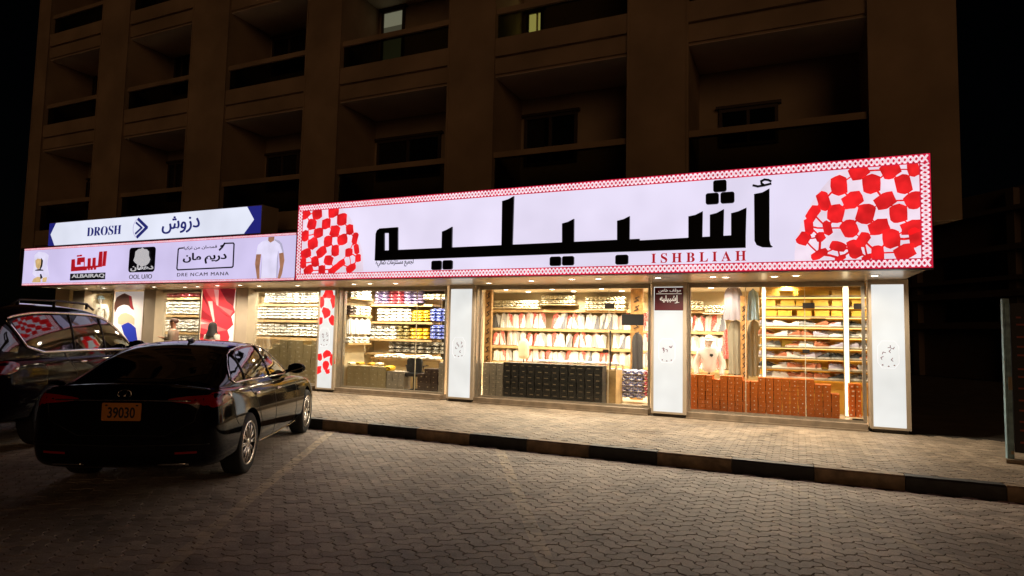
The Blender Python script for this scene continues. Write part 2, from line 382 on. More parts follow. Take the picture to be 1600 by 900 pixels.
def paving(name, m, x0, x1, y0, y1, z, seed):
    U = .11; rnd = np.random.RandomState(seed); a = .125
    ca, sa = math.cos(R(45)), math.sin(R(45))
    def tmpl(w_, h_):
        pts = []
        for (p, q) in (((0, 0), (w_, 0)), ((w_, 0), (w_, h_)), ((w_, h_), (0, h_)), ((0, h_), (0, 0))):
            L = max(abs(q[0] - p[0]), abs(q[1] - p[1]))
            for i in range(L * 4): t = i / (L * 4); pts.append((p[0] + (q[0] - p[0]) * t, p[1] + (q[1] - p[1]) * t))
        pts = np.array(pts)
        def warp(g):
            c = np.array([w_ / 2, h_ / 2]); q = c + (pts - c) * np.array([(w_ - 2 * g) / w_, (h_ - 2 * g) / h_])
            return np.stack([q[:, 0] + a * np.sin(2 * np.pi * pts[:, 1]), q[:, 1] + a * np.sin(2 * np.pi * pts[:, 0])], 1)
        return warp(.023), warp(.055)
    T = {'H': tmpl(2, 1), 'V': tmpl(1, 2)}; n = 24
    cells = []
    B = [(x, y) for x in (x0, x1) for y in (y0, y1)]
    us = [(p[0] * ca + p[1] * sa) / U for p in B]; vs_ = [(-p[0] * sa + p[1] * ca) / U for p in B]
    for i in range(int(min(us)) - 2, int(max(us)) + 2):
        for j in range(int(min(vs_)) - 2, int(max(vs_)) + 2):
            k = (i - j) % 4
            if k not in (0, 3): continue
            u, v = i + (1 if k == 0 else .5), j + (.5 if k == 0 else 1)
            X, Y = (u * ca - v * sa) * U, (u * sa + v * ca) * U
            if x0 <= X <= x1 and y0 <= Y <= y1: cells.append((i, j, 'H' if k == 0 else 'V'))
    V = np.zeros((len(cells), 3 * n, 3)); loops = []; starts = []; tot = []; base = []
    for c, (i, j, t) in enumerate(cells):
        o, tp = T[t]; q = np.concatenate([tp, o, o]) + np.array([i, j])
        X = (q[:, 0] * ca - q[:, 1] * sa) * U; Y = (q[:, 0] * sa + q[:, 1] * ca) * U
        dz = rnd.uniform(-.0022, .0012); tx, ty = rnd.normal(0, .006, 2)
        Z = z + dz + (X - X.mean()) * tx + (Y - Y.mean()) * ty
        Z[n:2 * n] -= .0045; Z[2 * n:] -= .03
        V[c, :, 0], V[c, :, 1], V[c, :, 2] = X, Y, Z
    one = list(range(n))
    quads = [[i + n, (i + 1) % n + n, (i + 1) % n, i] for i in range(n)] + [[i + 2 * n, (i + 1) % n + 2 * n, (i + 1) % n + n, i + n] for i in range(n)]
    lp = np.array(one + [q for f in quads for q in f]); sz = np.array([n] + [4] * (2 * n))
    nc = len(cells); L = (lp[None, :] + (np.arange(nc) * 3 * n)[:, None]).ravel()
    S = np.tile(sz, nc); st = np.concatenate([[0], np.cumsum(S)[:-1]])
    me = bpy.data.meshes.new(name); me.vertices.add(nc * 3 * n); me.vertices.foreach_set('co', V.astype('f').ravel())
    me.loops.add(len(L)); me.loops.foreach_set('vertex_index', L.astype('i')); me.polygons.add(len(S))
    me.polygons.foreach_set('loop_start', st.astype('i')); me.polygons.foreach_set('loop_total', S.astype('i')); me.update(calc_edges=True)
    me.polygons.foreach_set('use_smooth', np.zeros(len(S), dtype=bool)); me.materials.append(m); return tag(link(name, me), kind='structure')
g = MB(); g.add([(-400, -400, -.03), (400, -400, -.03), (400, 400, -.03), (-400, 400, -.03)], [(0, 1, 2, 3)])
tag(g.build('ground', M['far_ground']), kind='structure')
g = MB(); g.box(-14.5, 6, -11.2, -3.6, -.028, -.012); tag(g.build('paving_bed', M['joint']), kind='structure')
paving('parking_paving', M['paver'], -14.2, 5.7, -11, -3.70, 0, 1)
g = MB(); g.box(-24, 16, -3.5, .35, -.02, .138); tag(g.build('sidewalk', M['joint']), kind='structure')
paving('sidewalk_paving', M['paver_walk'], -16.5, 7.5, -3.5, .05, .15, 2)
KY, K0, KL = -3.654, -7.101, .907
g = MB()
for i in range(-16, 20):
    xa, xb = K0 + KL * i + .004, K0 + KL * (i + 1) - .004; c = .012; mi = i % 2
    pr = [(KY, -.02), (KY, .15 - c * 1.5), (KY + c * 1.5, .152), (-3.505, .152), (-3.505, -.02)]
    vs = [(x, y, z) for x in (xa, xb) for y, z in pr]; k = len(pr)
    g.add(vs, [list(range(k)), list(range(2 * k - 1, k - 1, -1))] + [(j, j + k, (j + 1) % k + k, (j + 1) % k) for j in range(k)], mi)
tag(g.build('kerb', [M['kerb_cream'], M['kerb_black']]), kind='structure')

# ---------------------------------------------------------------- apartment building over the shops
bld = empty('apartment_building', (-9, 0, 0), label='tall brown apartment block with deep dark balconies above the lit shops', cat='building')
def bp(mb, name, m, par=bld):
    o = mb.build(name, m, par)
    o.matrix_parent_inverse = Matrix.Identity(4)
    if par is bld: o.location = (9, 0, 0)
    return o
BAYS = [(-1.8, 1.1), (-5.8, -2.93), (-9.93, -6.92), (-13.72, -10.99), (-17.8, -15.1), (-21.7, -19.05)]
COLS = [(-2.93, -1.8), (-6.92, -5.8), (-10.99, -9.93), (-15.1, -13.72), (-19.05, -17.8), (-22.3, -21.7)]
TOPZ = 17.5
for (a, b) in COLS:
    g = MB(); g.box(a, b, -.3, 1.2, 3.53, TOPZ)
    for e in (a, b):                                  # thin raised arris along both edges
        g.box(e - .03 if e == b else e - .012, e + .012 if e == b else e + .03, -.318, -.302, 3.55, TOPZ)
    bp(g, 'column', M['plaster'])
g = MB(); g.plan([(1.1, -.3), (2.33, -.3), (1.35, 1.55), (1.35, 6), (1.1, 6)], 3.53, TOPZ); bp(g, 'column', M['plaster'])
g = MB(); g.box(-22.3, 1.1, 1.2, 1.4, 3.5, TOPZ); bp(g, 'rear_wall', M['plaster_in'])
g = MB(); g.box(-22.3, 1.08, -.1, 1.19, 3.40, 3.528); bp(g, 'underside', M['plaster_in'])
LV = [(3.53, 4.5), (7.05, 7.87), (10.02, 10.84), (12.99, 13.8)]
RAIL = [5.42, 8.55, 11.5, 14.5]
WINS = {(0, 0): (1124, 1216, 168), (1, 0): (803, 903, 181), (2, 0): (573, 690, 217), (3, 0): (391, 469, 243), (4, 0): (229, 289, 257), (4, 1): (240, 300, 91), (3, 1): (400, 482, 60),
        (2, 1): (579, 634, 18), (1, 1): (806, 850, 20), (5, 0): (92, 140, 285), (5, 1): (98, 148, 110)}
for bi, (a, b) in enumerate(BAYS):
    for li, (z0, z1) in enumerate(LV):
        g = MB(); zm = z0 + (z1 - z0) * .50
        g.box(a + .002, b - .002, -.20, 1.19, z0, z0 + .05); g.box(a + .002, b - .002, -.24, 1.19, z0 + .052, zm - .03)
        g.box(a + .002, b - .002, -.20, 1.19, zm - .028, zm + .02); g.box(a + .002, b - .002, -.27, 1.19, zm + .022, z1)
        bp(g, 'floor_band', M['plaster'])
        g = MB(); g.box(a + .004, b - .004, -.22, 1.19, z0 - .012, z0 - .002); bp(g, 'balcony_ceiling', M['ceil_paint'])
        if li == 3: continue
        zr = RAIL[li]
        g = MB(); g.box(a + .003, b - .003, -.16, -.145, z1 + .002, zr - .122)
        ra = bp(g, 'balcony_glass', M['railtint'] if 'railtint' in M else M['rail_glass'])
        g = MB(); g.box(a + .003, b - .003, -.22, -.09, zr - .12, zr); h = g.build('handrail', M['plaster'], ra)
        if (bi, li) in WINS:
            p0, p1, py = WINS[(bi, li)]; Yw = 1.2
            xa, xb = ax(p0, Yw, py), min(ax(p1, Yw, py), b + .5); zt = az(py, Yw, (p0 + p1) / 2); zb = z1 + .05 if (bi, li) in ((2, 1), (1, 1)) else z1 + .95
            if xb > b - .02: xb = b - .02
            if xa < a + .1: xa = a + .1
            xm = (xa + xb) / 2
            g = MB()
            g.box(xa, xb, 1.13, 1.195, zt - .07, zt); g.box(xa, xb, 1.13, 1.195, zb, zb + .06); g.box(xa, xa + .06, 1.13, 1.195, zb + .062, zt - .072)
            g.box(xb - .06, xb, 1.13, 1.195, zb + .062, zt - .072)
            if (bi, li) not in ((2, 1), (1, 1)): g.box(xm - .03, xm + .03, 1.13, 1.19, zb + .062, zt - .072)
            g.box(xa - .06, xb + .06, 1.10, 1.195, zt + .002, zt + .06)
            wf = bp(g, 'window_frame', M['winframe'])
            g = MB()
            if (bi, li) == (2, 1):
                g.box(xa + .062, xb - .062, 1.165, 1.18, zb + .062, zt - .45); g.build('pane', M['dim_pane'], wf)
                g = MB(); g.box(xa + .062, xb - .062, 1.165, 1.18, zt - .448, zt - .074); g.build('pane', M['lit_pane2'], wf)
            elif (bi, li) == (1, 1):
                xq = xa + (xb - xa) * .55
                g.box(xa + .062, xq, 1.165, 1.18, zb + .062, zt - .074); g.build('pane', M['lit_pane'], wf)
                g = MB(); g.box(xq + .06, xb - .062, 1.165, 1.18, zb + .062, zt - .074); g.build('pane', M['lit_pane'], wf)
            else:
                g.box(xa + .062, xm - .032, 1.165, 1.18, zb + .062, zt - .074); g.build('pane', M['dark_pane'], wf)
                g = MB(); g.box(xm + .032, xb - .062, 1.165, 1.18, zb + .062, zt - .074); g.build('pane', M['dark_pane'], wf)

# ground floor shell of the shops
def struct(mb, name, m): return tag(mb.build(name, m), kind='structure')
g = MB(); g.box(1.40, 1.62, .32, 6, .1, 3.4); struct(g, 'shop_wall', M['interior_wall'])
g = MB(); g.box(-20.9, -20.2, .0, 6, .0, 3.4); struct(g, 'shop_wall', M['interior_wall'])
YB = 4.3
g = MB(); g.box(-20.2, 1.40, YB, YB + .2, .1, 3.4); struct(g, 'shop_back_wall', M['interior_wall'])
g = MB(); g.box(-20.2, 1.398, .36, YB, .10, .20); struct(g, 'shop_floor', M['tile'])
g = MB(); g.box(-20.2, 1.398, .36, YB, 2.76, 2.86); struct(g, 'shop_ceiling', M['shop_ceiling'])
g = MB(); g.box(-10.32, -10.12, .36, YB - .01, .202, 2.758); struct(g, 'shop_wall', M['interior_wall'])
g = MB(); g.box(-8.05, -7.9, 1.9, YB - .01, .202, 2.758); struct(g, 'shop_wall', M['interior_wall'])

# ---------------------------------------------------------------- canopy and downlights
can = empty('canopy', (-9, -.7, 2.64), label='long flat canopy under the shop signs with round downlights in its metal soffit', cat='canopy')
def cp(mb, name, m):
    o = mb.build(name, m, can); o.location = (9, .7, -2.64); return o
g = MB(); g.plan([(-19.55, -1.55), (1.66, -1.55), (1.575, .34), (-19.55, .34)], 2.64, 2.70); cp(g, 'soffit', M['soffit'])
g = MB(); g.plan([(-19.5, -1.5), (1.6, -1.5), (1.52, .30), (-19.5, .30)], 2.704, 3.38); cp(g, 'core', M['darkmetal'])
DL = [(93, -.9), (135, -.6), (163, -.7), (241, -.8), (289, -.6), (309, -.7), (340, -.9), (375, -.9), (405, -.6), (465, -.55), (553, -.7), (578, -.75), (618, -.7),
      (764, -.45), (830, -.8), (893, -1.0), (935, -1.0), (1028, -1.0), (1114, -1.0), (1134, -.9), (1210, -.9), (1244, -1.0), (1367, -.75)]
lens_me = MB().lathe([(.001, -.006), (.05, -.006), (.055, -.001)], 20).mesh('downlight_lens', M['lamp'])
ring_me = MB().lathe([(.056, 0), (.058, -.009), (.075, -.008), (.08, 0)], 20).mesh('downlight', M['steel'])
spot_d = bpy.data.lights.new('downlight_lamp', 'SPOT'); spot_d.energy = 98; spot_d.spot_size = R(165); spot_d.spot_blend = .7; spot_d.color = (1, .84, .63); spot_d.shadow_soft_size = .05
for (px, Y) in DL:
    x = ax(px, Y, 446)
    o = link('downlight', ring_me, can); o.location = (x + 9, Y + .7, 0)
    link('lens', lens_me, o)
    l = bpy.data.objects.new('downlight_lamp', spot_d); COL.objects.link(l); l.parent = o; l.location = (0, 0, -.03)

# ---------------------------------------------------------------- signs
SY = -1.75
def sub(root, mb, name, m):
    o = mb.build(name, m, root); o.location = -Vector(root.location); return o
def subwrite(root, s, name, m, p0, p1, Y, top, **k):
    """Lettering from pixel p0 (lower left) to p1 (lower right), cap top at pixel row top above p0."""
    A = at(*p0, Y); B = at(*p1, Y); H = at(p0[0], top, Y).z - A.z
    me = text_mesh(s, width=B.x - A.x, height=H, **k); me.materials.clear(); me.materials.append(m)
    o = link(name, me, root); o.location = Vector((A.x, Y, (A.z + B.z) / 2)) - Vector(root.location); return o
x0, x1, z0, z1 = -9.62, 1.69, 2.645, 4.235
sg = empty('shop_sign', (-4, SY, 2.64), label='huge lavender backlit shop sign with black Arabic letters and red checked cloth ends', cat='sign')
g = MB(); g.box(x0 - .015, x1 + .015, SY + .012, SY + .2, z0 - .012, z1 + .012); sub(sg, g, 'cabinet', M['darkmetal'])
BW = .135
g = MB(); g.box(x0 + BW, x1 - BW, SY, SY + .011, z0 + BW, z1 - BW); sub(sg, g, 'face', M['white_face'])
# woven border: red band, white net of crossing zigzags
g = MB()
g.box(x0, x1, SY - .007, SY + .011, z0, z0 + BW - .001); g.box(x0, x1, SY - .007, SY + .011, z1 - BW + .001, z1)
g.box(x0, x0 + BW - .001, SY - .007, SY + .011, z0 + BW, z1 - BW); g.box(x1 - BW + .001, x1, SY - .007, SY + .011, z0 + BW, z1 - BW)
def zig(mb, n, fn, wd, y):
    for ph in (0, 1):
        pts = [fn(i, ((i + ph) % 2)) for i in range(n + 1)]
        for q, (a, b) in enumerate(zip(pts[:-1], pts[1:])):
            d = Vector((b[0] - a[0], b[1] - a[1])).normalized(); nn = Vector((-d.y, d.x)) * wd * random.uniform(.38, .6)
            yy = y - .001 * ph
            mb.add([(a[0] + nn.x, yy, a[1] + nn.y), (a[0] - nn.x, yy, a[1] - nn.y), (b[0] - nn.x, yy, b[1] - nn.y), (b[0] + nn.x, yy, b[1] + nn.y)], [(0, 1, 2, 3)], 1)
for zz in (z0, z1 - BW):
    zig(g, 166, lambda i, s, zz=zz: (x0 + .03 + (x1 - x0 - .06) * i / 166, zz + .018 + s * (BW - .036)), .026, SY - .0082)
for xx in (x0, x1 - BW):
    zig(g, 20, lambda i, s, xx=xx: (xx + .018 + s * (BW - .036), z0 + BW + (z1 - z0 - 2 * BW) * i / 20), .026, SY - .0082)
sub(sg, g, 'woven_border', [M['deepred_face'], M['border_white']])
Z3 = lambda p: (440 + p[0] / 2.857, 230 + p[1] / 2.857)
Z4 = lambda p: (960 + p[0] / 3.077, 220 + p[1] / 3.077)
def cloth(root, outline, blobs, conv, sc, clipx):
    g = MB(); g.prism(pxz([conv(p) for p in outline], SY), SY - .002, SY - .0005); sub(root, g, 'cloth_print', M['pink_face'])
    g = MB(); rnd = random.Random(3); C_ = []
    for bl in blobs:
        c = at(*conv(bl[:2]), SY); ex = at(*conv((bl[0] + bl[2], bl[1])), SY); ez = at(*conv((bl[0], bl[1] - bl[3])), SY)
        ang = bl[4] if len(bl) > 4 else (.5 if bl[2] > bl[3] else rnd.choice([-.15, .12, .25]))
        k_ = 1.14; zc = min(max(c.z, z0 + .16), z1 - .16)
        if abs(zc - c.z) > .10: continue
        xc = min(max(c.x, x0 + .2), x1 - .2)
        C_.append((xc, zc)); g.prism(patch_poly(xc, zc, (ex.x - c.x) * k_, (ez.z - c.z) * k_, ang, rnd), SY - .005, SY - .0022)
    done = set()
    for i, a in enumerate(C_):                       # threads run from each woven patch to the next
        nb = sorted((math.hypot(a[0] - b[0], a[1] - b[1]), j) for j, b in enumerate(C_) if j != i)[:3]
        for d, j in nb:
            if (j, i) in done or d > .40 or rnd.random() < .12: continue
            done.add((i, j)); b = C_[j]; mid = ((a[0] + b[0]) / 2 + rnd.uniform(-.015, .015), (a[1] + b[1]) / 2 + rnd.uniform(-.015, .015))
            ribbon(g, [a, mid, b], min(sc, .36) * rnd.uniform(.04, .10), SY - .0042, SY - .0022)
    sub(root, g, 'red_patches', M['red_face'])
RB = [(1175, 148, 44, 34), (1325, 140, 42, 36), (1475, 135, 26, 34), (1080, 215, 36, 44), (1235, 208, 40, 42), (1390, 208, 36, 44), (1005, 290, 28, 42, .3), (1145, 285, 46, 34), (1300, 290, 48, 34), (1455, 285, 42, 36),
      (955, 350, 24, 38, -.5), (1065, 350, 36, 40), (1207, 350, 40, 44), (1365, 350, 40, 40), (935, 410, 20, 36), (1025, 420, 20, 32), (1130, 422, 36, 38, .5), (1270, 415, 48, 32, .4), (1430, 415, 52, 30, .3), (910, 470, 28, 30, -.5),
      (990, 462, 22, 20), (1195, 475, 26, 34, -.5), (1330, 470, 38, 42), (1482, 465, 28, 42), (1075, 508, 36, 22, -.3), (1155, 520, 30, 42), (985, 545, 40, 18), (1265, 540, 28, 34), (1395, 535, 48, 32, .4), (1215, 562, 26, 14), (1085, 566, 26, 12)]
cloth(sg, [(1150, 130), (1505, 105), (1505, 575), (868, 588), (866, 540), (876, 470), (898, 400), (932, 325), (975, 255), (1030, 190), (1085, 150)], RB, Z4, .5, 0)
LB = [(105, 300, 20, 18), (160, 298, 20, 22), (232, 290, 22, 22), (135, 345, 18, 22), (200, 342, 18, 22), (270, 322, 20, 25), (105, 395, 15, 22), (165, 382, 20, 20), (238, 375, 20, 25), (305, 368, 15, 22), (140, 430, 20, 24), (208, 420, 17, 22),
      (272, 412, 20, 22), (328, 408, 12, 26), (110, 475, 20, 20), (178, 468, 22, 20), (240, 462, 15, 24), (300, 470, 15, 18), (335, 455, 10, 22), (95, 518, 12, 22), (150, 510, 16, 22), (210, 505, 18, 20), (265, 520, 18, 14), (120, 550, 20, 18), (180, 548, 14, 20), (235, 545, 25, 14), (310, 540, 20, 16), (342, 495, 12, 16)]
cloth(sg, [(88, 285), (270, 272), (310, 320), (340, 390), (362, 470), (366, 555), (88, 570)], LB, Z3, .33, 0)
LD = .035
def letters(polys, conv, name='letter'):
    g = MB()
    for i, p in enumerate(polys): g.prism(pxz([conv(q) for q in p], SY), SY - LD - .0007 * i, SY - .0005)
    return sub(sg, g, name, M['blackgloss'])
letters([[(420, 507), (424, 388), (430, 372), (442, 364), (462, 362), (462, 507)], [(462, 386), (466, 380), (472, 379), (483, 378), (522, 358), (522, 462), (483, 462), (483, 384), (464, 384)], [(440, 364), (522, 358), (522, 378), (440, 384)],
         [(462, 462), (1600, 410), (1600, 465), (462, 506)], [(718, 460), (720, 378), (740, 370), (765, 356), (763, 456)], [(985, 446), (988, 242), (1015, 234), (1040, 220), (1033, 444)],
         [(1255, 432), (1255, 342), (1280, 335), (1308, 321), (1307, 430)], [(1500, 420), (1500, 330), (1528, 323), (1556, 309), (1555, 418)]], Z3)
letters([[(0, 487), (632, 452), (632, 515), (0, 536)], [(357, 470), (357, 365), (390, 358), (426, 340), (424, 468)], [(460, 466), (460, 357), (492, 349), (528, 330), (525, 464)], [(562, 460), (562, 350), (596, 341), (636, 323), (632, 460)],
         ], Z4)
letters([[(672, 258), (712, 250), (746, 231), (746, 478), (752, 502), (762, 510), (752, 514), (712, 513), (684, 502), (674, 482)]], Z4)
g = MB()
for pts, wd in (([(668, 216), (690, 221), (720, 216), (752, 208)], .03), ([(722, 216), (708, 207), (706, 196), (722, 188), (740, 190), (752, 196)], .03)):
    ribbon(g, pxz([Z4(p) for p in pts], SY), wd, SY - LD, SY - .0005)
sub(sg, g, 'letter_mark', M['blackgloss'])
def dot(c, a, b, d, e):
    P = [at(*c((a, b)), SY), at(*c((d, e)), SY)]; g = MB()
    g.prism(rrect(P[0].x, P[1].x, P[1].z, P[0].z, .035), SY - LD, SY - .0005); sub(sg, g, 'letter_dot', M['blackgloss'])
for q in ((673, 508, 716, 548), (723, 506, 765, 546), (1200, 490, 1249, 530), (1255, 488, 1307, 528), (1492, 482, 1549, 524)): dot(Z3, *q)
for q in ((476, 193, 540, 245), (440, 255, 503, 305), (511, 250, 578, 300)): dot(Z4, *q)
subwrite(sg, serif('ISHBLIAH'), 'latin_lettering', M['red_ink'], (1018, 411), (1166, 408), SY - .001, 396, space=1.55, depth=.02)
subwrite(sg, arab('لجميع مستلزمات كمالية'), 'small_lettering', M['grey_ink'], (587, 420), (646, 414), SY - .001, 408, bold=.01)

# banner of the left shop
BX0, BX1 = -19.37, -9.66
bn = empty('banner_sign', (-14, SY, 2.64), label='lilac backlit strip sign with four clothing logos and a printed polo shirt', cat='sign')
g = MB(); g.box(BX0 - .2, BX1 + .02, SY + .012, SY + .25, 2.63, 3.68); sub(bn, g, 'cabinet', M['darkmetal'])
g = MB(); g.box(BX0, BX1, SY, SY + .011, 2.645 + .052, 3.66 - .052); sub(bn, g, 'face', M['banner_face'])
g = MB(); g.box(BX0, BX1, SY, SY + .011, 2.645, 2.645 + .05); g.box(BX0, BX1, SY, SY + .011, 3.66 - .05, 3.66)
for zz in (2.645, 3.61): zig(g, 260, lambda i, s, zz=zz: (BX0 + (BX1 - BX0) * i / 260, zz + .008 + s * .034), .012, SY - .0015)
sub(bn, g, 'woven_border', [M['deepred_face'], M['border_white']])
Z1 = lambda p: (p[0] / 3.3333, 300 + p[1] / 3.3333)
Z7 = lambda p: (20 + p[0] / 6.154, 360 + p[1] / 6.154)
Z8 = lambda p: (250 + p[0] / 6.427, 310 + p[1] / 6.427)
def decal(root, name, m, polys, conv, d=.004, Y=SY, y1=.0005):
    g = MB()
    for i, p in enumerate(polys): g.prism(pxz([conv(q) for q in p], Y), Y - d - .0003 * i, Y - y1)
    return sub(root, g, name, m)
# red block logo
decal(bn, 'red_logo', M['red_ink'], [[(565, 395), (572, 280), (600, 277), (600, 352), (690, 345), (690, 305), (655, 308), (655, 330), (622, 333), (628, 265), (695, 258), (690, 385)], [(690, 348), (725, 345), (728, 270), (752, 268), (750, 343), (770, 341), (775, 265), (800, 262), (797, 340), (825, 337), (838, 206), (866, 203), (860, 350), (690, 372)],
      [(868, 345), (880, 202), (908, 199), (893, 342)], [(625, 240), (642, 238), (640, 252), (623, 254)], [(650, 236), (668, 234), (666, 249), (648, 251)], [(688, 368), (715, 365), (713, 384), (686, 386)], [(730, 363), (745, 361), (743, 381), (728, 383)], [(757, 360), (772, 358), (770, 379), (755, 381)], [(788, 357), (804, 355), (802, 377), (786, 379)]], Z7, .02)
decal(bn, 'logo_plate', M['navy_ink'], [[(552, 482), (556, 417), (892, 405), (888, 470)]], Z7, .01)
subwrite(bn, 'ALBAIRAQ', 'latin_lettering', M['white_ink'], Z7((566, 466)), Z7((880, 455)), SY - .0105, Z7((566, 424))[1], bold=.025, depth=.006)
# black square head-cloth logo
P0, P1 = at(*Z7((1112, 405)), SY), at(*Z7((1378, 155)), SY)
g = MB(); g.prism(rrect(P0.x, P1.x, P0.z, P1.z, .08), SY - .01, SY - .0005); sub(bn, g, 'logo_plate', M['navy_ink'])
decal(bn, 'head_cloth_logo', M['white_ink'], [[(1165, 290), (1178, 255), (1185, 205), (1215, 180), (1238, 178), (1250, 165), (1262, 180), (1290, 182), (1310, 205), (1308, 240), (1322, 280), (1310, 310), (1290, 330), (1250, 345), (1205, 330), (1180, 310)]], Z7, .016, SY - .0102, -.0)
g = MB(); Yp = SY - .0168
ribbon(g, pxz([Z7(p) for p in [(1208, 285), (1215, 302), (1240, 312), (1270, 305)]], Yp), .022, Yp - .003, Yp); ribbon(g, pxz([Z7(p) for p in [(1262, 300), (1282, 300)]], Yp), .04, Yp - .003, Yp)
sub(bn, g, 'face_lines', M['navy_ink'])
subwrite(bn, arab('دهقان'), 'logo_lettering', M['white_ink'], Z7((1130, 398)), Z7((1350, 385)), SY - .0108, Z7((1130, 335))[1], bold=.03, depth=.008)
subwrite(bn, 'OOL U/IO', 'small_lettering', M['grey_ink'], Z7((1118, 470)), Z7((1338, 462)), SY - .001, Z7((1118, 428))[1])
# framed navy logo
g = MB()
ribbon(g, pxz([Z8(p) for p in [(235, 498), (196, 502), (186, 512), (172, 705), (182, 718), (726, 692), (736, 680), (746, 460), (738, 449), (652, 452)]], SY), .03, SY - .012, SY - .0005)
ribbon(g, pxz([Z8(p) for p in [(652, 452), (628, 490), (600, 518)]], SY), .04, SY - .013, SY - .0005); ribbon(g, pxz([Z8(p) for p in [(612, 480), (640, 470)]], SY), .03, SY - .0135, SY - .0005)
sub(bn, g, 'logo_frame', M['navy_ink'])
subwrite(bn, arab('دريم مان'), 'arabic_lettering', M['navy_ink'], Z8((230, 672)), Z8((668, 640)), SY - .001, Z8((230, 560))[1], bold=.022, depth=.012)
subwrite(bn, arab('قمصان من تركيا'), 'small_lettering', M['grey_ink'], Z8((240, 522)), Z8((572, 505)), SY - .001, Z8((240, 485))[1], bold=.01)
subwrite(bn, 'DRE NCAM MANA', 'small_lettering', M['grey_ink'], Z8((172, 786)), Z8((690, 770)), SY - .001, Z8((172, 752))[1], space=1.2)
# printed polo torso
for pl in ([(968, 560), (1016, 560), (1000, 690), (1000, 805), (975, 805), (955, 660)], [(1196, 545), (1240, 540), (1250, 620), (1225, 760), (1205, 808), (1182, 800), (1205, 690)]): decal(bn, 'printed_arm', M['skin_print'], [pl], Z8, .003)
decal(bn, 'printed_neck', M['skin_print'], [[(1090, 388), (1150, 384), (1145, 425), (1110, 445), (1088, 425)]], Z8, .0042)
decal(bn, 'printed_shirt', M['shirt_print'], [[(1085, 415), (1112, 440), (1150, 408), (1200, 425), (1228, 455), (1248, 540), (1200, 552), (1190, 520), (1180, 600), (1178, 800), (1010, 806), (1028, 600), (1022, 560), (965, 562), (985, 470), (1030, 430)]], Z8, .0036)
decal(bn, 'printed_shade', M['shade_print'], [[(1150, 408), (1200, 425), (1228, 455), (1248, 540), (1232, 543), (1205, 460), (1150, 420)], [(1190, 520), (1186, 700), (1178, 800), (1168, 800), (1176, 600)], [(1022, 560), (1030, 600), (1018, 800), (1010, 806), (1026, 600)]], Z8, .0048)
# pale printed figure in a head cloth at the far end
decal(bn, 'printed_head_cloth', M['shirt_print'], [[(210, 240), (250, 205), (310, 215), (345, 240), (330, 330), (350, 440), (300, 480), (250, 470), (190, 420), (205, 320)]], Z7, .003)
decal(bn, 'printed_cheek', M['tan_print'], [[(218, 290), (240, 270), (275, 275), (270, 350), (245, 378), (222, 350)], [(185, 500), (200, 465), (240, 445), (268, 450), (268, 500)], [(285, 498), (288, 455), (330, 450), (322, 495)]], Z7, .0036)
decal(bn, 'printed_cord', M['grey_ink'], [[(275, 262), (292, 290), (285, 345), (268, 375), (295, 378), (295, 388), (215, 388), (222, 378), (258, 372), (272, 330)], [(262, 420), (275, 420), (288, 455), (268, 470)]], Z7, .0048)

# narrow sign above the banner
DY = -1.55
ds = empty('arrow_sign', (-15, DY, 3.8), label='narrow white and navy backlit sign with pointed ends above the lilac strip', cat='sign')
C4 = [at(75, 383, DY), at(406, 365, DY), at(406, 322, DY), at(75, 349, DY)]
dx0, dx1 = C4[0].x, C4[1].x; dz0 = (C4[0].z + C4[1].z) / 2; dz1 = (C4[2].z + C4[3].z) / 2
g = MB(); g.box(dx0 - .02, dx1 + .02, DY + .012, DY + .5, dz0 - .02, dz1 + .02); sub(ds, g, 'cabinet', M['champagne'])
g = MB(); g.box(dx0, dx1, DY, DY + .011, dz0, dz1); sub(ds, g, 'navy_end', M['blue_face'])
dm = (dz0 + dz1) / 2; hx = lambda X: ax(X / 3.3333, DY, 350)
g = MB(); g.prism([(hx(292), dz1), (hx(268), dm), (hx(292), dz0), (hx(1273), dz0), (hx(1322), dm), (hx(1283), dz1)], DY - .003, DY - .0005); sub(ds, g, 'face', M['drosh_face'])
def dsz(t): return dz0 + (dz1 - dz0) * t
def dwrite(s, name, m, X0, X1, t0, t1, **k):
    a, b = hx(X0), hx(X1); me = text_mesh(s, width=b - a, height=(dz1 - dz0) * (t1 - t0), **k); me.materials.clear(); me.materials.append(m)
    o = link(name, me, ds); o.location = Vector((a, DY - .0035, dsz(t0))) - Vector(ds.location)
dwrite(serif('DROSH'), 'latin_lettering', M['blue_ink'], 460, 635, .30, .68, depth=.02, bold=-.014)
dwrite(arab('دزوش'), 'arabic_lettering', M['blue_ink'], 848, 1042, .18, .86, bold=.006, depth=.02)
g = MB(); c0 = hx(700)
def ch(xa, wd, t0, t1, tip): ribbon(g, [(hx(xa), dsz(t0)), (hx(tip), dsz((t0 + t1) / 2)), (hx(xa), dsz(t1))], wd, DY - .02, DY - .0035)
ch(722, .075, .14, .86, 768); ch(712, .045, .28, .72, 742)
sub(ds, g, 'chevron_emblem', M['blue_ink'])
g = MB(); rr = (dz1 - dz0) * .43; cc = (hx(733), dm)
g2 = [(cc[0] + rr * math.cos(R(a)), cc[1] + rr * math.sin(R(a))) for a in range(110, 251, 14)]; ribbon(g, g2, .018, DY - .012, DY - .0035)
sub(ds, g, 'emblem_ring', M['shade_print'])
